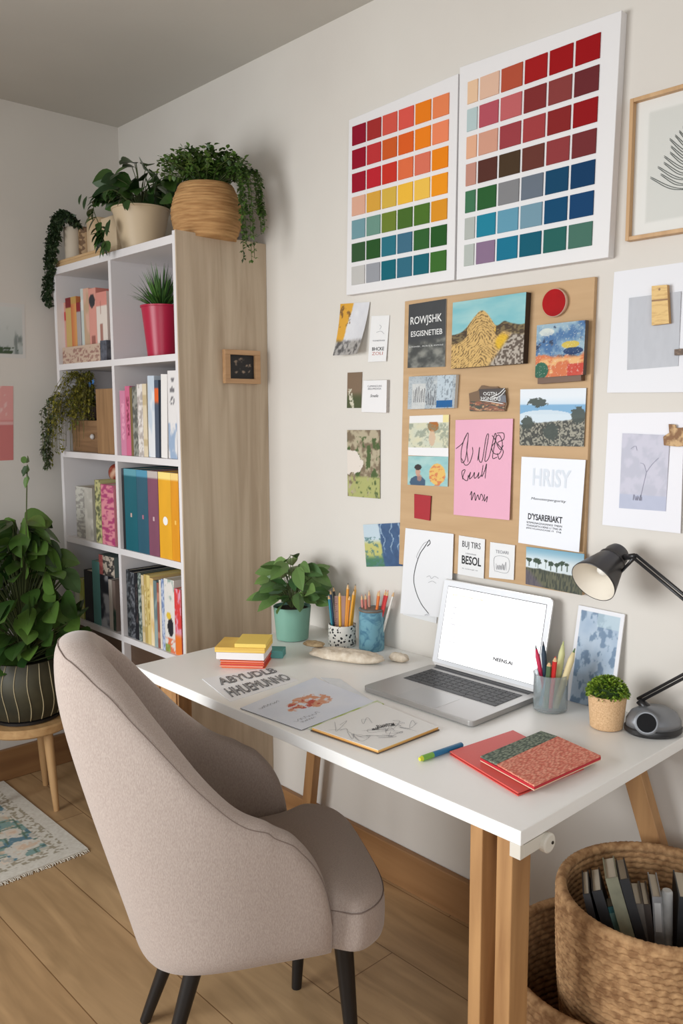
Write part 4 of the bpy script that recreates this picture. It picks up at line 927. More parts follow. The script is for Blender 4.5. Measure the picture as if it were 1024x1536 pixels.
sc = MB().prism([Sq(.059, .079, .0014), Sq(.953, .079, .0014), Sq(.953, .918, .0014), Sq(.059, .918, .0014)], -Sq.n*.0012).build('screen', scm, lp)
text(sc, 'NEENS.AI', Sq, .66, .24, .17, .04, INK, off=.0024, bold=.03)
Yk = mat('soft_gold', (170, 150, 90), .8); Gk = mat('soft_grey', (130, 130, 140), .8)
text(sc, 'Smet Vint tome   .adde', Sq, .26, .84, .3, .028, Yk, off=.0024)
for k in range(8): text(sc, ('imen', 'sone', 'edit', 'pa ge', 'menu', 'tond', 'note', 'list')[k], Sq, .14+.005*k, .76-k*.065, .05, .022, Gk, off=.0024); text(sc, '- ..', Sq, .24, .76-k*.065, .04, .02, Gk, off=.0024)
MB().tube([Sq(.05, -.01, 0), Sq(.95, -.01, 0)], .004, 10).build('hinge', mat('hinge_dark', (86, 88, 92), .4, .5), lp)

# ------------------------------------------------------------------ desk clutter
# stack of coloured pads
c = at(362, 1005, 2, ZD); ang = math.radians(40); cx, cy = c[0]-.04, c[1]+.045
xf = rotz(ang, (cx, cy))
Z = ZD+.0004
def slab(name, w_, d_, z0, h, m, label, cat='notepad', dx=0, dy=0, da=0, group=None, edge=None):
    f2 = rotz(ang+da, (cx, cy)); o = MB().box((dx-w_/2, dy-d_/2, z0), (dx+w_/2, dy+d_/2, z0+h), f2).build(name, m, bevel=.0012); return tag(o, label, cat, group)
def paperedge(name, c1, c2):
    return noisy(name, c1, c2, scale=(1, 1, 90), nscale=4, detail=3, rough=.8, lo=.42, hi=.58)
t = thing('paper_pad', (cx, cy, Z), 'thick pad of orange and red sheets at the bottom of the pad stack', 'notepad', 'stacked pads on the desk')
r = random.Random(6)
for k in range(10):
    cc = [(226, 120, 60), (204, 60, 56), (236, 170, 140), (216, 88, 52), (190, 46, 60)][k % 5]; dx = r.uniform(-.003, .003)
    MB().box((dx-.06, -.048+dx, Z+k*.0026), (dx+.062, .05, Z+k*.0026+.0023), rotz(ang+r.uniform(-.03, .03), (cx, cy))).build('sheet', mat('sh%d' % (k % 5), cc, .7), t)
slab('paper_pad', .135, .11, Z+.0262, .020, mat('white_pages', (232, 226, 224), .8), 'white pad in the middle of the pad stack', dx=-.003, group='stacked pads on the desk')
slab('paper_pad', .142, .108, Z+.0464, .014, paperedge('yellow_pages', (236, 200, 104), (220, 176, 84)), 'wide yellow pad above the white pad in the stack', dx=-.004, group='stacked pads on the desk')
slab('paper_pad', .088, .105, Z+.0606, .011, mat('bright_yellow', (240, 208, 104), .7), 'small bright yellow pad topmost of the stack', dx=.024, da=.03, group='stacked pads on the desk')
slab('paper_pad', .06, .05, Z+.0001, .022, mat('teal_pad', (92, 160, 156), .7), 'small teal pad behind the right end of the pad stack', dx=.065, dy=.082, group='stacked pads on the desk')
# lettering sheet
q = dq(((300, 1030), (402, 998), (452, 1012), (348, 1052)), ZD+.0011)
q = Quad(at(303, 1018, 2, ZD+.0011), at(403, 1000, 2, ZD+.0011), at(446, 1020, 2, ZD+.0011), at(345, 1052, 2, ZD+.0011), (0, 0, 1))
g = tag(sheet('lettered_sheet', q, flat((238, 238, 240)), 6, 6, .0008), 'white sheet with outlined hand lettering in front of the pad stack', 'paper')
text(g, 'ABYUDLB', q, .55, .74, .86, .3, INK, outline=.022, off=.0012, shear=.2); text(g, 'HHUEMUNNO', q, .52, .27, .9, .36, INK, outline=.022, off=.0012, shear=.2)
# painting sheet
def f_wc(u, v):
    c = mix((232, 235, 242), (212, 220, 235), fbm(u*3, v*3, 6)); d = ((u-.52)/.3)**2+((v-.52)/.24)**2+fbm(u*9, v*9, 4)*1.3
    c = mix(c, (214, 140, 100), (d < 1.25)*ss(fbm(u*16, v*16, 3), .35, .6)*.9); return mix(c, (190, 66, 50), ((d < 1.0) & (fbm(u*18, v*18, 11) > .52) & (u < .6))*.9)
q = Quad(at(472, 1016, 2, ZD+.0022), at(562, 1052, 2, ZD+.0022), at(452, 1095, 2, ZD+.0022), at(360, 1062, 2, ZD+.0022), (0, 0, 1))
q = Quad(q.p[3], q.p[0], q.p[1], q.p[2], (0, 0, 1))
g = tag(sheet('watercolour_sheet', q, f_wc, 110, 100, .001, edge=(90, 90, 96)), 'pale blue watercolour sheet with a red and orange figure', 'painting')
strokes(g, q, [scribble(31, .1, .34, .78, .84), scribble(32, .1, .4, .2, .26), scribble(33, .12, .3, .14, .18)], .0009, GREYINK, 'pencil_lines')
# tracing strip
q = Quad(at(566, 1050, 2, ZD+.0032), at(576, 1056, 2, ZD+.0032), at(478, 1096, 2, ZD+.0032), at(462, 1092, 2, ZD+.0032), (0, 0, 1))
tag(sheet('bookmark', q, lambda u, v: mix((214, 222, 206), (170, 190, 90), ss(fbm(u*3, v*9, 3), .45, .6)), 8, 40, .0008), 'narrow green tinted strip between the watercolour and the sketchbook', 'bookmark')
q = Quad(at(480, 1016, 2, ZD+.0012), at(510, 1018, 2, ZD+.0012), at(556, 1050, 2, ZD+.0012), at(535, 1050, 2, ZD+.0012), (0, 0, 1))
tag(sheet('tracing_paper', q, lambda u, v: mix((214, 220, 226), (232, 234, 236), fbm(u*4, v*12, 5)), 16, 30, .0008), 'crumpled translucent paper edge behind the watercolour sheet', 'paper')
# sketchbook
q = Quad(at(468, 1091, 2, ZD+.009), at(565, 1053, 2, ZD+.009), at(657, 1090, 2, ZD+.009), at(567, 1125, 2, ZD+.009), (0, 0, 1))
skb = thing('sketchbook', q(.5, .5, -.009), 'open sketchbook with pencil drawing at the front edge of the desk', 'sketchbook')
MB().prism([q(-.015, -.0, -.0065), q(1.01, -.012, -.0065), q(1.015, 1.01, -.0065), q(-.015, 1.01, -.0065)], V(0, 0, -.002)).build('cover', mat('sk_cover', (96, 82, 70), .7), skb)
MB().prism([q(0, 0, -.0008), q(1, 0, -.0008), q(1, 1, -.0008), q(0, 1, -.0008)], V(0, 0, -.0055)).build('page_block', paperedge('sk_pages', (206, 142, 66), (232, 190, 120)), skb)
sheet('page', q, flat((230, 229, 226)), 4, 4, .0008, parent=skb)
r = random.Random(9); ln = []
for i in range(16):
    x, y = r.uniform(.1, .85), r.uniform(.12, .85); ln.append([(x, y)]+[(min(.96, max(.04, x+r.uniform(-.14, .14))), min(.95, max(.05, y+r.uniform(-.12, .12)))) for _ in range(4)])
strokes(skb, q, ln, .0007, GREYINK, 'pencil_lines')
text(skb, 'ail', q, .42, .44, .09, .07, INK, shear=.3, off=.001, bold=.02, rot=-.5); text(skb, 'EUeWTOM', q, .57, .42, .22, .09, INK, shear=.3, off=.001, bold=.02, rot=-.4)
# marker pen
a_, b_2 = at(629, 1139, 2, ZD+.0065), at(693, 1117, 2, ZD+.0065); d_ = b_2-a_
pn = thing('marker_pen', (a_+b_2)/2-V(0, 0, .0065), 'blue and lime green marker pen lying before the red notebook', 'pen')
MB().tube([a_+d_*t for t in (0, .06)], [.004, .0055], 12).build('tip', mat('lime', (206, 206, 60), .5), pn, smooth=True, auto=40)
MB().tube([a_+d_*t for t in (.06, .3)], .006, 12).build('cap', mat('green_pen', (120, 176, 70), .4), pn, smooth=True, auto=40)
MB().tube([a_+d_*t for t in (.3, .98, 1)], [.006, .006, .004], 12).build('barrel', mat('blue_pen', (20, 112, 160), .4), pn, smooth=True, auto=40)
# red notebook
redn = mat('red_notebook', (216, 84, 76), .5)
A, B, Cc = at(674, 1127, 2, ZD+.008), at(777, 1189, 2, ZD+.008), at(769, 1095, 2, ZD+.008); D_ = B+(Cc-A)
nb = thing('notebook', (A+D_)/2-V(0, 0, .008), 'flat red notebook under the woven coral notebook', 'notebook')
MB().prism([A, B, D_, Cc], V(0, 0, -.002)).prism([p-V(0, 0, .0055) for p in (A, B, D_, Cc)], V(0, 0, -.002)).build('cover', redn, nb, bevel=.0005)
ins = [A*.98+D_*.02, B*.98+Cc*.02, D_*.98+A*.02, Cc*.98+B*.02]
MB().prism([V(*p[:2], ZD+.0059) for p in ins], V(0, 0, -.0033)).build('pages', mat('red_pages', (190, 80, 70), .8), nb)
A, B, D_, Cc = at(745, 1146, 2, ZD+.02), at(801, 1178, 2, ZD+.02), at(901, 1133, 2, ZD+.02), at(836, 1104, 2, ZD+.02)
A0, C0 = at(720, 1134, 2, ZD+.02), at(811, 1096, 2, ZD+.02)
nb = thing('notebook', (A+D_)/2-V(0, 0, .0115), 'woven coral notebook with a grey green band on top of the red one', 'notebook')
def woven(name, c1, c2, sc=150):
    m = mat(name, c1, .85); bs_ = m.node_tree.nodes['Principled BSDF']; t_ = N(m, 'ShaderNodeTexCoord')
    vo = N(m, 'ShaderNodeTexVoronoi', i_Scale=sc); mpp = N(m, 'ShaderNodeMapping'); mpp.inputs['Rotation'].default_value = (0, 0, .9); mpp.inputs['Scale'].default_value = (1, .45, 1)
    L(m, t_.outputs['Object'], mpp.inputs[0]); L(m, mpp.outputs[0], vo.inputs['Vector']); rp_ = N(m, 'ShaderNodeValToRGB'); rp_.color_ramp.elements[0].color = lc(c1); rp_.color_ramp.elements[1].color = lc(c2)
    rp_.color_ramp.elements[1].position = .7; L(m, vo.outputs['Distance'], rp_.inputs[0]); L(m, rp_.outputs[0], bs_.inputs['Base Color'])
    bu = N(m, 'ShaderNodeBump', i_Strength=.9, i_Distance=.002); bu.invert = True; L(m, vo.outputs['Distance'], bu.inputs['Height']); L(m, bu.outputs[0], bs_.inputs['Normal']); return m
MB().prism([A, B, D_, Cc], V(0, 0, -.0035)).build('woven_cover', woven('coral_weave', (244, 178, 152), (206, 110, 90), 230), nb, bevel=.001)
MB().prism([A0, A, Cc, C0], V(0, 0, -.0035)).build('green_band', woven('green_weave', (160, 170, 148), (80, 92, 82), 230), nb, bevel=.001)
MB().prism([p-V(0, 0, .0035) for p in (A0, B, D_, C0)], V(0, 0, -.005)).build('pages', mat('deep_red', (186, 30, 44), .6), nb)
MB().prism([p-V(0, 0, .0086) for p in (A0, B, D_, C0)], V(0, 0, -.002)).build('back_cover', mat('cream_cover', (222, 190, 160), .7), nb)
# ---- cups
def cup(name, px, py, rad, h, m, label, cat='pencil cup', rt=None, thick=.003):
    f = at(px, py, 2, ZD); hv = nrm(V(FW[0], FW[1], 0)); c = f+hv*rad; c[2] = ZD+.0003
    root = thing(name, c, label, cat); rt = rt or rad
    MB().lathe([(rad*.94, 0), (rad, .003), (rt, h), (rt-thick, h), (rad-thick, .006), (.001, .005)], c, 40).build('cup', m, root, smooth=True, auto=40)
    return root, c
def pencil(c, bx_, tilt, l, rad, m, label, group, name='pencil', tipm=None, kind='pencil', z0=.008):
    """a pencil standing in a cup at offset bx_, leaning by tilt (x,y)"""
    p0 = c+V(bx_[0], bx_[1], z0); d = nrm(V(tilt[0], tilt[1], 1)); l = l*(1.2 if 'cup' in label else 1); t = thing(name, p0, label, kind, group)
    if kind == 'brush':
        MB().tube([p0, p0+d*l*.7], rad, 8).build('handle', m, t, smooth=True); MB().tube([p0+d*l*.7, p0+d*l*.82], rad*1.2, 8).build('ferrule', mat('ferrule', (190, 186, 176), .3, .8), t, smooth=True)
        MB().tube([p0+d*l*.82, p0+d*l*.92, p0+d*l], [rad*1.3, rad*1.5, .0004], 8).build('bristles', tipm, t, smooth=True)
    elif kind == 'pen':
        MB().tube([p0, p0+d*l*.86, p0+d*l], [rad, rad*1.1, rad*.5], 10).build('barrel', m, t, smooth=True); MB().tube([p0+d*l, p0+d*(l+.01)], [rad*.4, rad*.15], 8).build('nib', tipm or mat('nib', (60, 60, 64), .4, .6), t)
    else:
        MB().tube([p0, p0+d*l*.9], rad, 6).build('shaft', m, t); MB().tube([p0+d*l*.9, p0+d*l*.97], [rad, rad*.35], 6).build('cone', mat('cut_wood', (222, 184, 136), .7), t); MB().tube([p0+d*l*.97, p0+d*l], [rad*.35, .0002], 6).build('point', tipm or m, t)
    return t
# white speckled cup
def voro(name, c1, c2, sc, thr=.28, rough=.6):
    m = mat(name, c1, rough); bs_ = m.node_tree.nodes['Principled BSDF']; t_ = N(m, 'ShaderNodeTexCoord'); vo = N(m, 'ShaderNodeTexVoronoi', i_Scale=sc); L(m, t_.outputs['Object'], vo.inputs['Vector'])
    rp_ = N(m, 'ShaderNodeValToRGB'); rp_.color_ramp.interpolation = 'CONSTANT'; rp_.color_ramp.elements[0].color = lc(c2); rp_.color_ramp.elements[1].color = lc(c1); rp_.color_ramp.elements[1].position = thr
    L(m, vo.outputs['Distance'], rp_.inputs[0]); L(m, rp_.outputs[0], bs_.inputs['Base Color']); return m
g, c = cup('pencil_cup', 513, 973, .042, .066, voro('spotted', (226, 222, 214), (40, 40, 42), 95, .33), 'white pencil cup with black spots beside the green pot')
GP = 'pencils in the spotted cup'
pm = lambda n, c_: mat(n, c_, .5)
pencil(c, (-.022, -.01), (-.1, -.02), .135, .004, pm('navy_p', (30, 60, 96)), 'dark blue pencil at the left of the spotted cup', GP)
pencil(c, (-.016, -.02), (-.08, -.06), .125, .004, pm('teal_p', (40, 130, 150)), 'teal pencil beside the dark blue one in the spotted cup', GP)
pencil(c, (-.024, .006), (-.15, .02), .14, .0042, pm('black_p', (40, 42, 48)), 'black pencil at the back left of the spotted cup', GP)
for i, (x, y, tx, ty, l, cc, nm) in enumerate(((.012, .0, .03, .05, .155, (222, 150, 40), 'tallest yellow pencil with a dark tip in the spotted cup'), (.018, .008, .1, .06, .14, (230, 166, 50), 'yellow pencil leaning right in the spotted cup'),
      (.006, -.012, .0, -.02, .135, (226, 176, 60), 'golden pencil at the front of the spotted cup'), (.022, -.006, .12, .0, .13, (214, 132, 40), 'amber pencil at the right rim of the spotted cup'), (.013, .02, .04, .1, .15, (236, 180, 70), 'pale yellow pencil at the back of the spotted cup'))):
    pencil(c, (x, y), (tx, ty), l, .0045, pm('yp%d' % i, cc), nm, GP, tipm=mat('lead', (50, 40, 36), .5))
t = thing('ruler', c+V(-.006, 0, .008), 'clear pinkish ruler standing in the spotted cup', 'ruler', None)
MB().prism([c+V(-.02, -.012, .006), c+V(.004, .012, .006), c+V(.002, .014, .15), c+V(-.022, -.01, .15)], V(.001, -.001, 0)).build('blade', mat('ruler_clear', (206, 170, 160), .3, 0, Transmission_Weight=.4), t)
b = MB()
for k in range(24): p = c+V(-.021, -.0125, .01+k*.0058); b.box(tuple(p), tuple(p+V(.005 if k % 4 else .009, .0045, .0008)))
b.build('tick_marks', mat('tick', (150, 110, 100), .6), t)
# blue patterned cup
cm = noisy('blue_marble', (112, 160, 176), (74, 122, 146), nscale=26, detail=6, rough=.6, lo=.45, hi=.6, dist=2)
g, c = cup('pencil_cup', 558, 979, .038, .125, cm, 'tall blue marbled pencil cup right of the spotted cup')
MB().lathe([(.0384, .118), (.0392, .119), (.0392, .1235), (.0384, .1245)], c, 40).build('rim_band', mat('rim_brown', (110, 96, 84), .5), g, smooth=True)
GB = 'pencils in the blue marbled cup'
for i, (x, y, tx, ty, l, cc, nm) in enumerate(((-.022, -.008, -.06, -.02, .13, (206, 130, 120), 'dusty rose pencil at the left of the blue cup'), (-.014, .006, -.04, .02, .14, (196, 140, 120), 'tan pink pencil in the blue cup'), (-.008, -.012, .0, -.04, .135, (190, 110, 96), 'clay pencil at the front of the blue cup'),
      (.004, -.006, .14, .06, .148, (226, 120, 50), 'orange pencil leaning right in the blue cup'), (.01, .004, .16, .1, .15, (180, 40, 44), 'dark red pencil leaning right in the blue cup'), (.014, -.002, .2, .12, .152, (206, 52, 50), 'bright red pencil beside the dark red one in the blue cup'), (.02, .008, .22, .16, .15, (226, 222, 214), 'white pencil at the right rim of the blue cup'), (-.002, .016, .02, .06, .14, (222, 170, 150), 'pale peach pencil at the back of the blue cup'))):
    pencil(c, (x, y), (tx, ty), l, .0042, pm('bp%d' % i, cc), nm, GB)
# cloth pouch
def lump(name, c, rx, ry, rz, ang, m, label, cat, seed=0, parent=None):
    b = MB(); NU, NV = 40, 20; vs = []; ca, sa = math.cos(ang), math.sin(ang)
    for j in range(NV+1):
        for i in range(NU):
            th = math.pi*j/NV; ph = 2*math.pi*i/NU; k = 1+.22*(fbm(np.array(3+2*math.cos(ph)), np.array(3+2*math.sin(ph)+j*.2), seed)-.5)
            cx_ = math.copysign(abs(math.cos(ph))**.7, math.cos(ph)); cy_ = math.copysign(abs(math.sin(ph))**.7, math.sin(ph)); s_ = math.sin(th)**.6
            x = rx*s_*cx_*k; y = ry*s_*cy_*k; z = rz*(1-math.cos(th))*(.9+.35*(float(fbm(np.array(x*60+9), np.array(y*60+9), seed))-.5))
            vs.append((c[0]+x*ca-y*sa, c[1]+x*sa+y*ca, c[2]+z))
    b.add(vs, [(j*NU+i, j*NU+(i+1) % NU, (j+1)*NU+(i+1) % NU, (j+1)*NU+i) for j in range(NV) for i in range(NU)])
    return b.build(name, m, parent, smooth=True)
wool = noisy('cream_wool', (226, 214, 196), (206, 190, 168), nscale=60, rough=.95, bump=.8, bscale=160)
a_, b_2 = at(452, 982, 2, ZD), at(590, 1000, 2, ZD); m_ = (a_+b_2)/2
an = math.atan2((b_2-a_)[1], (b_2-a_)[0])
pk = thing('wool_pouch', (m_[0], m_[1], ZD+.0004), 'cream woolly pouch lying in front of the pencil cups', 'pouch')
lump('pouch', V(m_[0], m_[1], ZD+.0004), .112, .036, .017, an, wool, '', '', 3, pk)
c2 = at(475, 972, 2, ZD+.02)
o = lump('clasp', V(c2[0], c2[1]-.012, ZD+.028), .034, .018, .008, an, noisy('clasp_tan', (186, 164, 128), (140, 116, 84), nscale=70, rough=.8), '', '', 5, pk)
c3 = at(598, 990, 2, ZD); hv = nrm(V(FW[0], FW[1], 0))
tag(lump('rolled_cloth', V(c3[0]+.01, c3[1]-.01, ZD+.0004), .03, .018, .013, .2, wool, '', '', 8), 'small rolled cream cloth right of the blue cup', 'cloth')
# ---- green pot with plant
f = at(437, 965, 2, ZD); c = f+hv*.056; c[2] = ZD+.0003
mint = mat('mint_glaze', (122, 166, 148), .4)
gp = pot('potted_plant', c, .059, .05, .105, mint, 'mint green pot with a glossy broad-leaved plant on the desk', 'plant')
b = MB(); bs = MB(); r = random.Random(14)
for i in range(66):
    a = r.uniform(0, 2*math.pi); s_ = r.uniform(.15, 1); l = r.uniform(.045, .085)
    e = c+V(math.cos(a)*.085*s_, math.sin(a)*.075*s_, .105+r.uniform(.02, .15)*(1.2-.6*s_))
    e[1] = min(e[1], -.035)
    e[0] = max(e[0], XP+.05)
    bs.tube(smooth([c+V(0, 0, .095), (c+V(0, 0, .095)+e)/2+V(0, 0, .02), e], 5), .0013, 4)
    d = V(math.cos(a)*.8+.05, math.sin(a)*.8-.2, r.uniform(-.5, .6))
    if e[1] > -.07: d[1] = -abs(d[1])
    b.bleaf(e, d, r, l*1.15, l*.6, droop=.4, seg=6)
b.build('leaves', leafmat('desk_leaf', (48, 84, 44), (112, 142, 76), .4), gp); bs.build('stems', MATS['stem_green'], gp)
# ---- glass cup with pens
f = at(831, 1073, 2, ZD); c = f+hv*.04; c[2] = ZD+.0003
gc = thing('glass_cup', c, 'ribbed clear glass cup of pens right of the laptop', 'pen cup')
gm = mat('ribbed_glass', (226, 234, 236), .12, 0, Transmission_Weight=.82, IOR=1.3)
MB().lathe([(.034, 0), (.0395, .003), (.0405, .086), (.0415, .09), (.0395, .09), (.037, .084), (.036, .008), (.001, .007)], c, 96, fn=lambda r_, z, q, j: r_+(.0004*math.sin(q*48) if j in (1, 2) else 0)).build('glass', gm, gc, smooth=True, auto=50)
GG = 'pens in the ribbed glass'
pencil(c, (-.012, .004), (-.22, -.05), .135, .005, pm('pinkpen', (206, 44, 84)), 'pink pen leaning left in the ribbed glass', GG, name='pen', kind='pen')
pencil(c, (-.006, -.004), (-.1, .0), .145, .0055, pm('navypen', (36, 56, 74)), 'dark navy pen with a thin point in the ribbed glass', GG, name='pen', kind='pen')
pencil(c, (.004, .012), (.1, .04), .15, .007, pm('limepen', (206, 206, 150)), 'thick pale green marker tallest in the ribbed glass', GG, name='marker', kind='pen', tipm=mat('lime_tip', (190, 196, 130), .5))
pencil(c, (.006, -.01), (.1, -.02), .13, .0055, pm('redpen', (206, 40, 36)), 'red pencil in the middle of the ribbed glass', GG)
pencil(c, (.014, .0), (.26, .1), .145, .007, pm('creampen', (222, 206, 160)), 'cream marker with a green cap leaning right in the ribbed glass', GG, name='marker', kind='pen', tipm=mat('green_tip', (84, 112, 60), .5))
pencil(c, (.0, -.016), (.05, -.01), .115, .006, pm('greenpen', (84, 108, 72)), 'short dark green crayon in the ribbed glass', GG, name='crayon')
pencil(c, (-.02, -.012), (.2, .05), .085, .004, pm('steelpen', (96, 140, 160)), 'short steel blue pencil slanting inside the ribbed glass', GG)
# ---- postcard leaning on the wall
q = Quad(at(872, 908, 1, -.008), at(938, 921, 1, -.008), at(915, 1066, 2, ZD+.001), at(853, 1052, 2, ZD+.001), (0, -1, .2))
zt = (q.p[0][2]+q.p[1][2])/2; xa = at(872, 908, 1, -.008)[0]; xb = at(938, 921, 1, -.008)[0]; wd = xb-xa
q = Quad((xa-.008, -.008, zt), (xb-.002, -.008, zt-.002), (xb-.012, -.032, ZD+.0008), (xa-.02, -.032, ZD+.0008), (0, -1, .15)); q.n = nrm(np.cross(q.ux, q.uy))
def f_pc(u, v):
    c = mix((150, 172, 196), (186, 200, 214), fbm(u*4, v*6, 3)); c = mix(c, (96, 122, 150), ss(fbm(u*8, v*10, 7), .52, .62)*.8); c = mix(c, (190, 210, 216), ((u > .45) & (v > .82))*.6)
    return mix(c, (230, 230, 234), ((u < .07) | (u > .93) | (v > .96))*1.)
tag(sheet('postcard', q, f_pc, 60, 110, .004, edge=(230, 228, 226)), 'blue floral postcard leaning on the wall behind the cork pot', 'postcard')
# ---- cork pot
f = at(917, 1100, 2, ZD); c = f+hv*.038; c[2] = ZD+.0003
ck = pot('cork_planter', c, .0425, .036, .078, noisy('cork', (222, 186, 144), (200, 160, 118), nscale=320, detail=3, rough=.9, bump=.4, bscale=200), 'small cork pot with a bright green clump beside the lamp', 'plant')
b = MB(); r = random.Random(4)
for i in range(900):
    u_, v_ = r.uniform(0, 2*math.pi), r.uniform(0, 1)**.7*math.pi/2; rad = .043*r.uniform(.75, 1)
    p = c+V(math.sin(v_)*math.cos(u_)*rad, math.sin(v_)*math.sin(u_)*rad, .074+math.cos(v_)*rad*.95); d = p-(c+V(0, 0, .07))+V(r.gauss(0, .01), r.gauss(0, .01), r.gauss(0, .01))
    b.leaf(p, d, (r.gauss(0, 1), r.gauss(0, 1), 1), .010, .007, seg=2, fold=.4)
b.build('foliage', leafmat('lime_leaf', (60, 96, 20), (150, 176, 60)), ck)
MB().lathe([(.03, .066), (.036, .076), (.03, .095), (.012, .106), (.001, .108)], c, 20).build('inner_foliage', mat('deep_green', (40, 62, 20), .9), ck)
# ------------------------------------------------------------------ lamp
lc_ = V(-.847, -.075, ZD+.0004); lm = thing('desk_lamp', lc_, 'dark grey articulated desk lamp with a conical shade at the right', 'lamp')
gun = mat('gunmetal', (72, 70, 70), .38, .4); blk = mat('lamp_black', (34, 33, 34), .35); silver = mat('lamp_grey', (132, 134, 138), .4, .5)
hx = nrm(V(RT[0], RT[1], 0))
b = MB(); NU = 40
prof = [(.9, 0), (1, .006), (1, .014), (.93, .024), (.75, .036), (.45, .044), (.02, .046)]
def base_mesh(k, z0=0, zs_=1, pr_=prof):
    b = MB(); vs = []
    for s_, z in pr_:
        for i in range(NU):
            q_ = 2*math.pi*i/NU; vs.append(lc_+hx*(.063*s_*k*math.cos(q_))+hv*(.048*s_*k*math.sin(q_))+V(0, 0, z0+z*zs_))
    m_ = len(pr_); b.add(vs, [(j*NU+i, j*NU+(i+1) % NU, (j+1)*NU+(i+1) % NU, (j+1)*NU+i) for j in range(m_-1) for i in range(NU)]+[tuple(range(NU-1, -1, -1)), tuple((m_-1)*NU+i for i in range(NU))]); return b
base_mesh(1, 0, 1, prof[:3]+[(.96, .017)]).build('foot', blk, lm, smooth=True, auto=35)
base_mesh(.96, .0165, 1, [(1, 0), (.98, .014), (.82, .030), (.5, .041), (.02, .044)]).build('body', silver, lm, smooth=True)
dc = at(960, 1073, 2, ZD+.03); dcc = lc_-hx*.028-hv*.034+V(0, 0, .034); ax_ = nrm(-hv-hx*.35+V(0, 0, .35))
MB().lathe([(.026, -.014), (.026, .004), (.023, .006)], dcc, 32, axis=ax_).build('dial_ring', silver, lm, smooth=True, auto=30)
MB().lathe([(.0205, .004), (.02, .009), (.001, .0095)], dcc, 32, axis=ax_).build('dial', mat('dial_black', (22, 22, 24), .75, Specular_IOR_Level=.2), lm, smooth=True, auto=30)
joint = at(1112, 968, 1, -.10); p0 = at(958, 1050, 1, -.085); p0[2] = max(p0[2], ZD+.03)
MB().tube([lc_+V(.0, 0, .03)*1., p0*.5+lc_*.5+V(0, 0, .02), p0], [.012, .01, .009], 12).build('neck', blk, lm, smooth=True)
def arm(p, q_, name):
    d = nrm(q_-p); s_ = nrm(np.cross(d, FW)); b = MB()
    b.tube([p+s_*.0042, q_+s_*.0042], .0034, 10); b.tube([p-s_*.0042, q_-s_*.0042], .0034, 10); b.build(name, blk, lm, smooth=True)
arm(p0, joint, 'lower_arm')
hc = at(951, 834, 1, -.13); arm(joint, hc, 'upper_arm')
MB().tube([joint-V(0, .012, 0), joint+V(0, .012, 0)], .013, 20).build('elbow_joint', gun, lm, smooth=True, auto=40)
mid = at(1042, 1062, 1, -.095)
op = at(889, 873, 1, -.155)
A_ = nrm(RT*.72+UP*.62+FW*.50)
R0 = .053
prf = [(R0, 0), (R0*.99, .004), (.034, .062), (.029, .078), (.0285, .083)]
inn = [(.0275, .08), (.0325, .06), (R0-.0018, .001)]
def openlathe(pr, c, axis, n=56):
    b = MB(); b.lathe(pr, c, n, axis=axis); b.f = b.f[:-2]; return b
openlathe([(R0-.0015, .0005), (R0, 0), (R0*.985, .006), (.034, .068), (.0295, .08)], op, A_).build('shade', gun, lm, smooth=True)
openlathe([(R0-.0015, .0005), (.0335, .064), (.027, .078), (.0005, .079)], op, A_).build('shade_lining', mat('lining', (236, 228, 214), .6), lm, smooth=True)
MB().lathe([(.031, .0775), (.032, .079), (.032, .081), (.0285, .083), (.0275, .1), (.023, .112), (.012, .119), (.001, .12)], op, 40, axis=A_).build('cap', gun, lm, smooth=True, auto=35)
MB().lathe([(.005, .076), (.013, .068), (.016, .05), (.012, .036), (.001, .032)], op, 20, axis=A_).build('bulb', mat('bulb', (240, 238, 232), .3), lm, smooth=True)
MB().tube([hc, op+A_*.088+RT*.02], [.006, .008], 10).build('shade_joint', blk, lm, smooth=True)
MB().tube([hc+V(0, 0, -.004), op+A_*.03+RT*.043], [.004, .003], 8).build('support_rod', blk, lm, smooth=True)

# ------------------------------------------------------------------ rug
rq = Quad((-3.235, -.612, .0075), (-2.52, -.612, .0075), (-2.52, -1.7, .0075), (-3.235, -1.7, .0075), (0, 0, 1))
def f_rug(u, v):
    X = u*.715; Y = v*1.088; bd = np.minimum(np.minimum(u*.715, (1-u)*.715), np.minimum((1-v)*1.088, v*1.088))
    c = mix((206, 200, 188), (222, 218, 208), vn(X*160, Y*160, 2)); s_ = fbm(X*16, Y*16, 3); t_ = fbm(X*22+7, Y*22, 9)
    tri = np.abs(((X*9+Y*7) % 1)-.5)+np.abs(((X*7-Y*9) % 1)-.5)
    c2 = mix(c, (120, 154, 150), ss(s_, .5, .54)*.9); c2 = mix(c2, (86, 124, 142), ss(t_, .6, .64)*.9); c2 = mix(c2, (226, 206, 186), ((tri < .3))*.7); c2 = mix(c2, (88, 112, 92), (np.abs(tri-.5) < .06)*(s_ > .45)*.8)
    c2 = mix(c2, (214, 180, 150), ((t_ < .33))*.6)
    c = mix(c, c2, (bd > .09)*1.); c = mix(c, (150, 140, 118), ((bd > .045) & (bd < .09) & (vn(X*120, Y*120, 7) > .55))*.8)
    return c
rug = thing('rug', (-2.88, -1.1, 0), 'cream rug with teal leaf pattern on the floor at the left', 'rug')
sheet('pile', rq, f_rug, 240, 340, .007, edge=(206, 200, 188), m=attrmat('rug_pile', .95), parent=rug)
b = MB(); r = random.Random(1)
for i in range(240):
    y = -.616-1.08*i/239; l = r.uniform(.012, .02); b.tube([(-2.521, y, .004), (-2.521+l*.6, y+r.uniform(-.003, .003), .004), (-2.521+l, y+r.uniform(-.004, .004), .0016)], .0013, 4)
b.build('fringe', mat('fringe', (206, 198, 184), .95), rug)
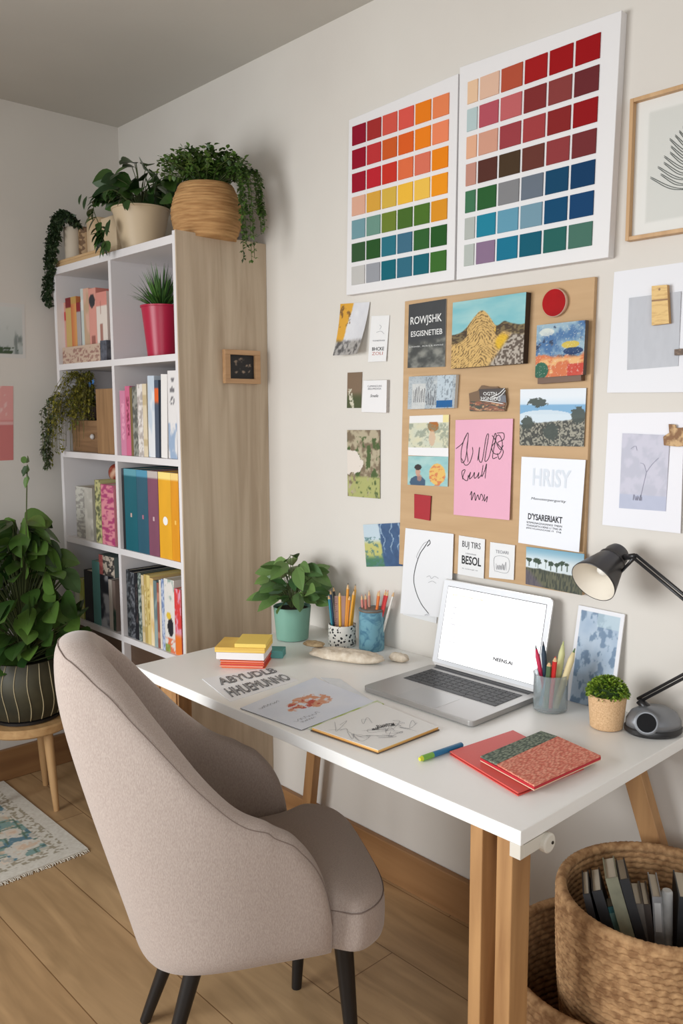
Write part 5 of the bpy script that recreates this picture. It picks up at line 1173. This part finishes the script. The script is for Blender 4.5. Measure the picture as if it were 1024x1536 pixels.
# ------------------------------------------------------------------ stool + floor plant
sc_ = V(-3.0, -.60, 0); stw = wood('stool_wood', (206, 166, 116), (184, 142, 94), axis=0, s=1.5)
stl = thing('plant_stool', sc_, 'low round wooden stool under the big leafy plant', 'stool')
SZ = .335; SR = .165
MB().lathe([(SR-.008, SZ-.035), (SR, SZ-.028), (SR, SZ-.006), (SR-.006, SZ), (.001, SZ)], sc_, 48).build('seat', stw, stl, smooth=True, auto=40)
lg = wood('stool_leg', (200, 160, 112), (180, 138, 92), axis=2, s=1.5)
for a in (135, 255, 15):
    a = math.radians(a); dx, dy = math.cos(a), math.sin(a)
    MB().tube([sc_+V(dx*.11, dy*.11, SZ-.03), sc_+V(dx*.13, dy*.13, .1), sc_+V(dx*.14, dy*.14, .0085 if a > 4 else 0)], [.018, .014, .010], 14).build('leg', lg, stl, smooth=True, auto=40)
pc = sc_+V(0, 0, SZ+.0004)
fp = thing('floor_plant', pc, 'large bushy green plant in a striped dark pot on the stool', 'plant')
pm_ = noisy('pot_dark_green', (70, 66, 46), (46, 44, 32), nscale=9, rough=.5)
MB().lathe([(.11, 0), (.122, .003), (.122, .012), (.11, .016)], pc, 40).build('saucer', mat('saucer', (30, 28, 28), .4), fp, smooth=True, auto=40)
prp = [(.1, .0162)]+[(.11+.034*math.sin(math.pi*(.1+.8*k/12)), .018+.205*k/12) for k in range(13)]
prp += [(prp[-1][0]-.008, .223), (prp[-1][0]-.012, .2), (.001, .195)]
MB().lathe(prp, pc, 60).build('pot', pm_, fp, smooth=True, auto=50)
b = MB()
for k in range(20):
    a = 2*math.pi*k/20; pts = [pc+V((r_+.0012)*math.cos(a+.04*math.sin(z*30)), (r_+.0012)*math.sin(a+.04*math.sin(z*30)), z) for r_, z in prp[1:14]]
    b.tube(pts, .0016, 5)
b.build('stripes', mat('stripe_cream', (190, 176, 140), .7), fp, smooth=True)
b = MB(); bs = MB(); r = random.Random(33)
for i in range(210):
    a = r.uniform(0, 2*math.pi); s_ = r.uniform(.1, 1)**.6; hgt = r.uniform(.0, .50)
    rad = .235*math.sin(math.pi*min(.93, .22+hgt/.62))*s_
    e = pc+V(math.cos(a)*rad*.95, math.sin(a)*rad, .23+hgt)
    e[0] = max(e[0], XL+.1); e[1] = min(e[1], YF-.06)
    bs.tube(smooth([pc+V(0, 0, .2), pc+V(math.cos(a)*rad*.3, math.sin(a)*rad*.3, .2+hgt*.6), e], 5), .0024, 5)
    l = r.uniform(.085, .135); d = V(math.cos(a)+.15, math.sin(a)-.35, r.uniform(-.7, .3))
    if e[1] > YF-.14: d[1] = -abs(d[1])
    if e[0] < XL+.2: d[0] = abs(d[0])
    b.bleaf(e, d, r, l, l*r.uniform(.6, .82), droop=.45, seg=8, fold=.15)
st_ = at(40, 748, 1, -.6); tp = at(41, 697, 1, -.6)
bs.tube(smooth([pc+V(0, 0, .2), (st_+pc)/2+V(.0, 0, .1), st_, tp], 6), .0022, 5)
for k in range(7): b.leaf(tp+V(0, 0, -.012*k+.02), (math.cos(k*2.2), -.2, .6*math.sin(k*2.2)), (.3, -.9, .2), .04, .026, seg=5)
for (x, y) in ():
    p = at(x, y, 1, -.62); bs.tube(smooth([pc+V(0, 0, .3), (pc+p)/2+V(0, 0, .12), p], 5), .0022, 5); b.leaf(p-V(0, 0, .02), (.6 if x > 50 else -.6, -.2, .25), (.4, -.8, .45), .1, .082, seg=8, droop=.2)
b.build('leaves', leafmat('ficus_leaf', (28, 56, 22), (88, 120, 50), .35), fp); bs.build('stems', MATS['stem_green'], fp)

# ------------------------------------------------------------------ chair
def wovenfab():
    m = mat('chair_fabric', (170, 153, 144), .95, Sheen_Weight=.3, Sheen_Roughness=.5); bs_ = m.node_tree.nodes['Principled BSDF']; t_ = N(m, 'ShaderNodeTexCoord')
    n_ = N(m, 'ShaderNodeTexNoise', i_Scale=520, i_Detail=2); mm = N(m, 'ShaderNodeMapping'); mm.inputs['Scale'].default_value = (1, 1, .35); L(m, t_.outputs['Object'], mm.inputs[0]); L(m, mm.outputs[0], n_.inputs['Vector'])
    r_ = N(m, 'ShaderNodeValToRGB'); r_.color_ramp.elements[0].position = .3; r_.color_ramp.elements[1].position = .7; r_.color_ramp.elements[0].color = lc((162, 146, 137)); r_.color_ramp.elements[1].color = lc((182, 167, 157))
    L(m, n_.outputs[0], r_.inputs[0]); L(m, r_.outputs[0], bs_.inputs['Base Color']); bu = N(m, 'ShaderNodeBump', i_Strength=.3, i_Distance=.001); L(m, n_.outputs[0], bu.inputs['Height']); L(m, bu.outputs[0], bs_.inputs['Normal']); return m
fab = wovenfab()
PHI = math.radians(28); cf = V(math.sin(PHI), math.cos(PHI), 0); cr_ = V(math.cos(PHI), -math.sin(PHI), 0); CO = V(-1.40, -.65, 0)-cr_*.036
def ch(u, v, z): return CO+cr_*u+cf*v+V(0, 0, z)
chair = thing('armchair', CO, 'taupe upholstered armchair with black legs pulled up to the desk', 'chair')
HW, VB = .252, .262
def base_path(t):
    """t in [-1,1]: -1 far arm front, 0 rear middle, 1 near arm front -> (u,v), outward normal"""
    def pos(t):
        s_ = abs(t); sg = 1 if t >= 0 else -1
        if s_ > .72: u = HW; v = -.10+(s_-.72)/.28*.085
        else:
            a = (1-s_/.72)*math.pi/2; u = HW*max(math.cos(a), 0)**.80; v = -.10-VB*math.sin(a)**.85
        return np.array([sg*u, v])
    e = 1e-3; p = pos(t); d = pos(min(t+e, 1))-pos(max(t-e, -1)); d = d/np.linalg.norm(d)
    return p, np.array([d[1], -d[0]])*1.0
def top_h(t):
    s_ = abs(t)
    xs_ = [0, .12, .25, .36, .46, .56, .66, .78, .9, 1]; zs_ = [.992, .986, .962, .905, .82, .725, .655, .622, .603, .568]
    return float(np.interp(s_, xs_, zs_))
Z0 = .285
def section(t, k=1.0, ztop=None, zb=None, mid=None):
    """closed loop of points outer bottom -> over the top -> inner bottom"""
    p, n = base_path(t); zt = ztop or top_h(t); s_ = abs(t); back = 1-ss(np.array(s_), .15, .75); back = float(back)
    th = (.062+.034*back)*k; pts = []
    def off(z): return back*(.272*max(0, z-.34)-.55*max(0, z-.8)**1.6)
    def P_(o, z):
        q_ = p+n*o; sh = off(z); nar = 1-.36*float(ss(np.array(z), .55, .98))*back
        return ch(q_[0]*nar, q_[1]-sh, z)
    c_ = -th/2
    zin = .40
    Z0 = .285+.035*(1-back)
    o_ = [(-.055, Z0), (-.018, Z0+.006), (-.003, Z0+.035), (0, Z0+.07)]
    for f_ in (.35, .6, .8, .93): o_.append((.004*math.sin(f_*3), Z0+.07+max(.004*f_, (zt-.03-Z0-.07)*f_)))
    o_ += [(-.002, zt-.026), (-th*.18, zt-.006), (-th*.5, zt), (-th*.82, zt-.006), (-th+.002, zt-.026)]
    for f_ in (.85, .6, .3): o_.append((-th-.012*back*(1-f_), zin+(zt-.03-zin)*f_))
    o_ += [(-th-.01*back, min(zin, zt-.02)), (-.06, min(zin, zt)-.04), (-.06, Z0+.02)]
    for o, z in o_:
        oo = c_+(o-c_)*(1 if k == 1 else k); pts.append(P_(oo if k == 1 else (-.031+(o+.031)*k), z))
    return pts
secs = []
ts = [1-(i/44)*2 for i in range(45)]
def endcap(sg):
    out = []
    # front ends: arm rounds over and closes
    for fwd, zt, k in ((.054, .38, .08), (.052, .41, .45), (.047, .45, .72), (.036, .50, .9), (.019, .54, .97)):
        pts = section(sg*1.0, k=k, ztop=zt+(.03 if k < .3 else 0)); out.append([p+cf*fwd for p in pts])
    return out
secs = endcap(1)+[section(t) for t in ts]+endcap(-1)[::-1]
b = MB(); n_ = len(secs[0]); m_ = len(secs); b.add([p for s_ in secs for p in s_], [(j*n_+i, (j+1)*n_+i, (j+1)*n_+(i+1) % n_, j*n_+(i+1) % n_) for j in range(m_-1) for i in range(n_)]+[tuple(range(n_)), tuple((m_-1)*n_+i for i in range(n_-1, -1, -1))])
shell = b.build('shell', fab, chair, smooth=True, sub=2)
# seam along the outer top edge
seamm = mat('seam_thread', (132, 116, 108), .9)
pts = [s_[8]*.5+s_[9]*.5 for s_ in secs[1:-1]]
# follow the surface closely
MB().tube(smooth(pts, 4), .001, 6).build('seam', seamm, shell, smooth=True)
# seat cushion
b = MB(); NU = 56; vs = []
prof = [(0.80, .285), (.95, .288), (.99, .30), (1.0, .33), (1.0, .39), (.985, .415), (.95, .433), (.88, .446), (.72, .456), (.45, .463), (.2, .466)]
prof = [(s_, .415-(.415-z)*.72 if z < .415 else z) for s_, z in prof]
for s_, z in prof:
    for i in range(NU):
        a = 2*math.pi*i/NU; ca, sa = math.cos(a), math.sin(a)
        ex = .5; x = .258*math.copysign(abs(ca)**ex, ca); y = .25*math.copysign(abs(sa)**ex, sa)
        if y < 0: x *= .74; 
        y = y-.065
        if y < .0: x = max(-.19, min(.19, x))
        else: x *= .80+.20*float(ss(np.array(y), .02, .1))
        cc_ = (0, -.03); vs.append(ch(cc_[0]+(x-cc_[0])*s_, cc_[1]+(y-cc_[1])*s_, z))
b.add(vs, [(j*NU+i, j*NU+(i+1) % NU, (j+1)*NU+(i+1) % NU, (j+1)*NU+i) for j in range(len(prof)-1) for i in range(NU)]+[tuple(range(NU-1, -1, -1)), tuple((len(prof)-1)*NU+i for i in range(NU))])
seat = b.build('seat_cushion', fab, chair, smooth=True, sub=1)
MB().tube([V(*p) for p in vs[5*NU:6*NU]]+[V(*vs[5*NU])], .0014, 6).build('seam', seamm, seat, smooth=True)
blackleg = mat('black_leg', (24, 23, 24), .4)
for (a, c_) in (((.17, .075, .34), (.18, .10, 0)), ((-.11, .05, .34), (-.13, .035, 0)), ((.075, -.21, .33), (.095, -.31, 0)), ((-.065, -.225, .33), (-.11, -.34, 0))):
    p, q_ = ch(*a), ch(*c_); MB().tube([p, q_], [.022, .0125], 16).build('leg', blackleg, chair, smooth=True, auto=40)
MB().box((-.12, -.2, .30), (.13, .08, .33), lambda p: ch(p[0], p[1], p[2])).build('seat_frame', blackleg, chair)

# ------------------------------------------------------------------ baskets
jute = noisy('jute', (190, 150, 106), (140, 102, 66), nscale=60, detail=4, rough=.9, lo=.35, hi=.65)
def basket(name, c, rt, rb, h, label, rows, lean=0):
    root = thing(name, c, label, 'basket'); seg = 220; per = 6; b = MB(); vs = []
    rh = h/rows; prof_ = []
    for side in (1, -1):
        rng = range(rows*per+1) if side == 1 else range(rows*per, 3, -1)
        for k in rng:
            t = k/(rows*per); z = .001+h*t; prof_.append((side, t, z, k))
    for side, t, z, k in prof_:
        row = k//per; ph = (k % per)/per
        R = rb+(rt-rb)*t+.012*math.sin(math.pi*t*.9)
        for i in range(seg):
            a = 2*math.pi*i/seg; bul = abs(math.sin(math.pi*ph))**.6; br_ =   .4+.6*abs(math.sin(a*55+row*1.57+ph*1.3))
            rr_ = R+side*.0055+side*.007*bul*br_ if side == 1 else R-.0055-.004*bul*br_
            vs.append((c[0]+rr_*math.cos(a), c[1]+rr_*math.sin(a), c[2]+z+.0015*math.sin(a*55+row*1.57)))
    m_ = len(prof_)
    b.add(vs, [(j*seg+i, j*seg+(i+1) % seg, (j+1)*seg+(i+1) % seg, (j+1)*seg+i) for j in range(m_-1) for i in range(seg)]+[tuple(range(seg-1, -1, -1)), tuple((m_-1)*seg+i for i in range(seg))])
    b.build('woven_wall', jute, root, smooth=True)
    b = MB(); vs = []; R = rt+.003
    for i in range(260):
        a = 2*math.pi*i/260
        for k in range(10):
            q_ = 2*math.pi*k/10; rr_ = .0095*(1+.22*abs(math.sin(a*50+q_))); vs.append((c[0]+(R+rr_*math.cos(q_))*math.cos(a), c[1]+(R+rr_*math.cos(q_))*math.sin(a), c[2]+h+rr_*math.sin(q_)))
    b.add(vs, [(i*10+k, ((i+1) % 260)*10+k, ((i+1) % 260)*10+(k+1) % 10, i*10+(k+1) % 10) for i in range(260) for k in range(10)])
    b.build('braided_rim', jute, root, smooth=True); return root
basket('large_basket', V(-.722, -.28, .012), .183, .145, .485, 'tall woven jute basket full of books right of the desk leg', 40)
basket('low_basket', V(-.80, -.285, 0.0004), .225, .205, .315, 'wider low jute basket around the foot of the tall one', 22)
GK = 'books and folders in the tall basket'
def inbasket(px, py, w_, d_, h, lean_x, lean_y, ang, color, label, z=.50, name='folder', cat='folder', stripe=None, round_=False):
    tp = at(px, py, 2, z); a = math.radians(ang); e1 = V(math.cos(a), math.sin(a), 0); e2 = V(-math.sin(a), math.cos(a), 0); up = nrm(V(lean_x, lean_y, 1)); e1 = nrm(e1-up*(e1@up)); e2 = nrm(np.cross(up, e1))
    f_ = lambda p: tp+e1*p[0]+e2*p[1]+up*p[2]
    bc_ = tp-up*h; t = thing(name, bc_, label, cat, GK)
    m = noisy('bk_%d_%d_%d' % color, color, tuple(int(c_*.8) for c_ in color), nscale=20, rough=.5)
    if round_:
        MB().tube([f_((0, 0, -h)), f_((0, 0, -.004)), f_((0, 0, 0))], [w_/2, w_/2, w_/2.6], 18).build('tube', m, t, smooth=True, auto=40)
    else:
        MB().box((-w_/2, -d_/2, -h), (-w_/2+.0025, d_/2, 0), f_).box((w_/2-.0025, -d_/2, -h), (w_/2, d_/2, 0), f_).box((-w_/2, -d_/2-.0025, -h), (w_/2, -d_/2, 0), f_).build('cover', m, t)
        MB().box((-w_/2+.0025, -d_/2, -h+.002), (w_/2-.0025, d_/2-.003, -.003), f_).build('pages', mat('bk_pages', (200, 190, 172), .8), t)
    if stripe:
        MB().box((-w_/2+.003, -d_/2-.0035, -.07), (w_/2-.003, -d_/2-.0025, -.012), f_).build('label_strip', mat('st_%d' % stripe[0], stripe, .5), t)
inbasket(878, 1322, .014, .12, .3, -.30, -.02, 32, (44, 42, 44), 'thin black folder at the left of the basket')
inbasket(893, 1318, .02, .13, .32, -.38, -.02, 32, (30, 30, 34), 'thick black folder left of the khaki one', stripe=None)
inbasket(912, 1352, .022, .05, .2, -.38, -.06, 32, (70, 140, 146), 'short teal booklet leaning in front of the black folders', z=.47, stripe=(130, 170, 160))
inbasket(914, 1300, .024, .13, .34, -.38, 0, 32, (142, 140, 116), 'khaki folder leaning left in the basket', z=.53)
inbasket(932, 1302, .018, .13, .34, -.38, 0, 32, (20, 20, 24), 'black folder right of the khaki one', z=.53)
inbasket(952, 1338, .022, .1, .22, -.2, 0, 32, (110, 104, 98), 'dark grey notebook in the middle of the basket', z=.49)
inbasket(966, 1338, .014, .1, .22, -.16, 0, 32, (70, 62, 58), 'brown black notebook in the middle of the basket', z=.49)
inbasket(981, 1326, .018, .1, .25, -.10, 0, 32, (170, 170, 172), 'pale grey folder with a rounded top in the basket', z=.5, stripe=(206, 206, 206))
inbasket(1000, 1335, .022, .03, .27, -.03, -.02, 32, (212, 212, 210), 'white tube with a teal end in the basket', z=.5, round_=True, stripe=None)
inbasket(1022, 1325, .022, .1, .27, .0, 0, 32, (62, 66, 70), 'slate folder at the right frame edge of the basket', z=.5)
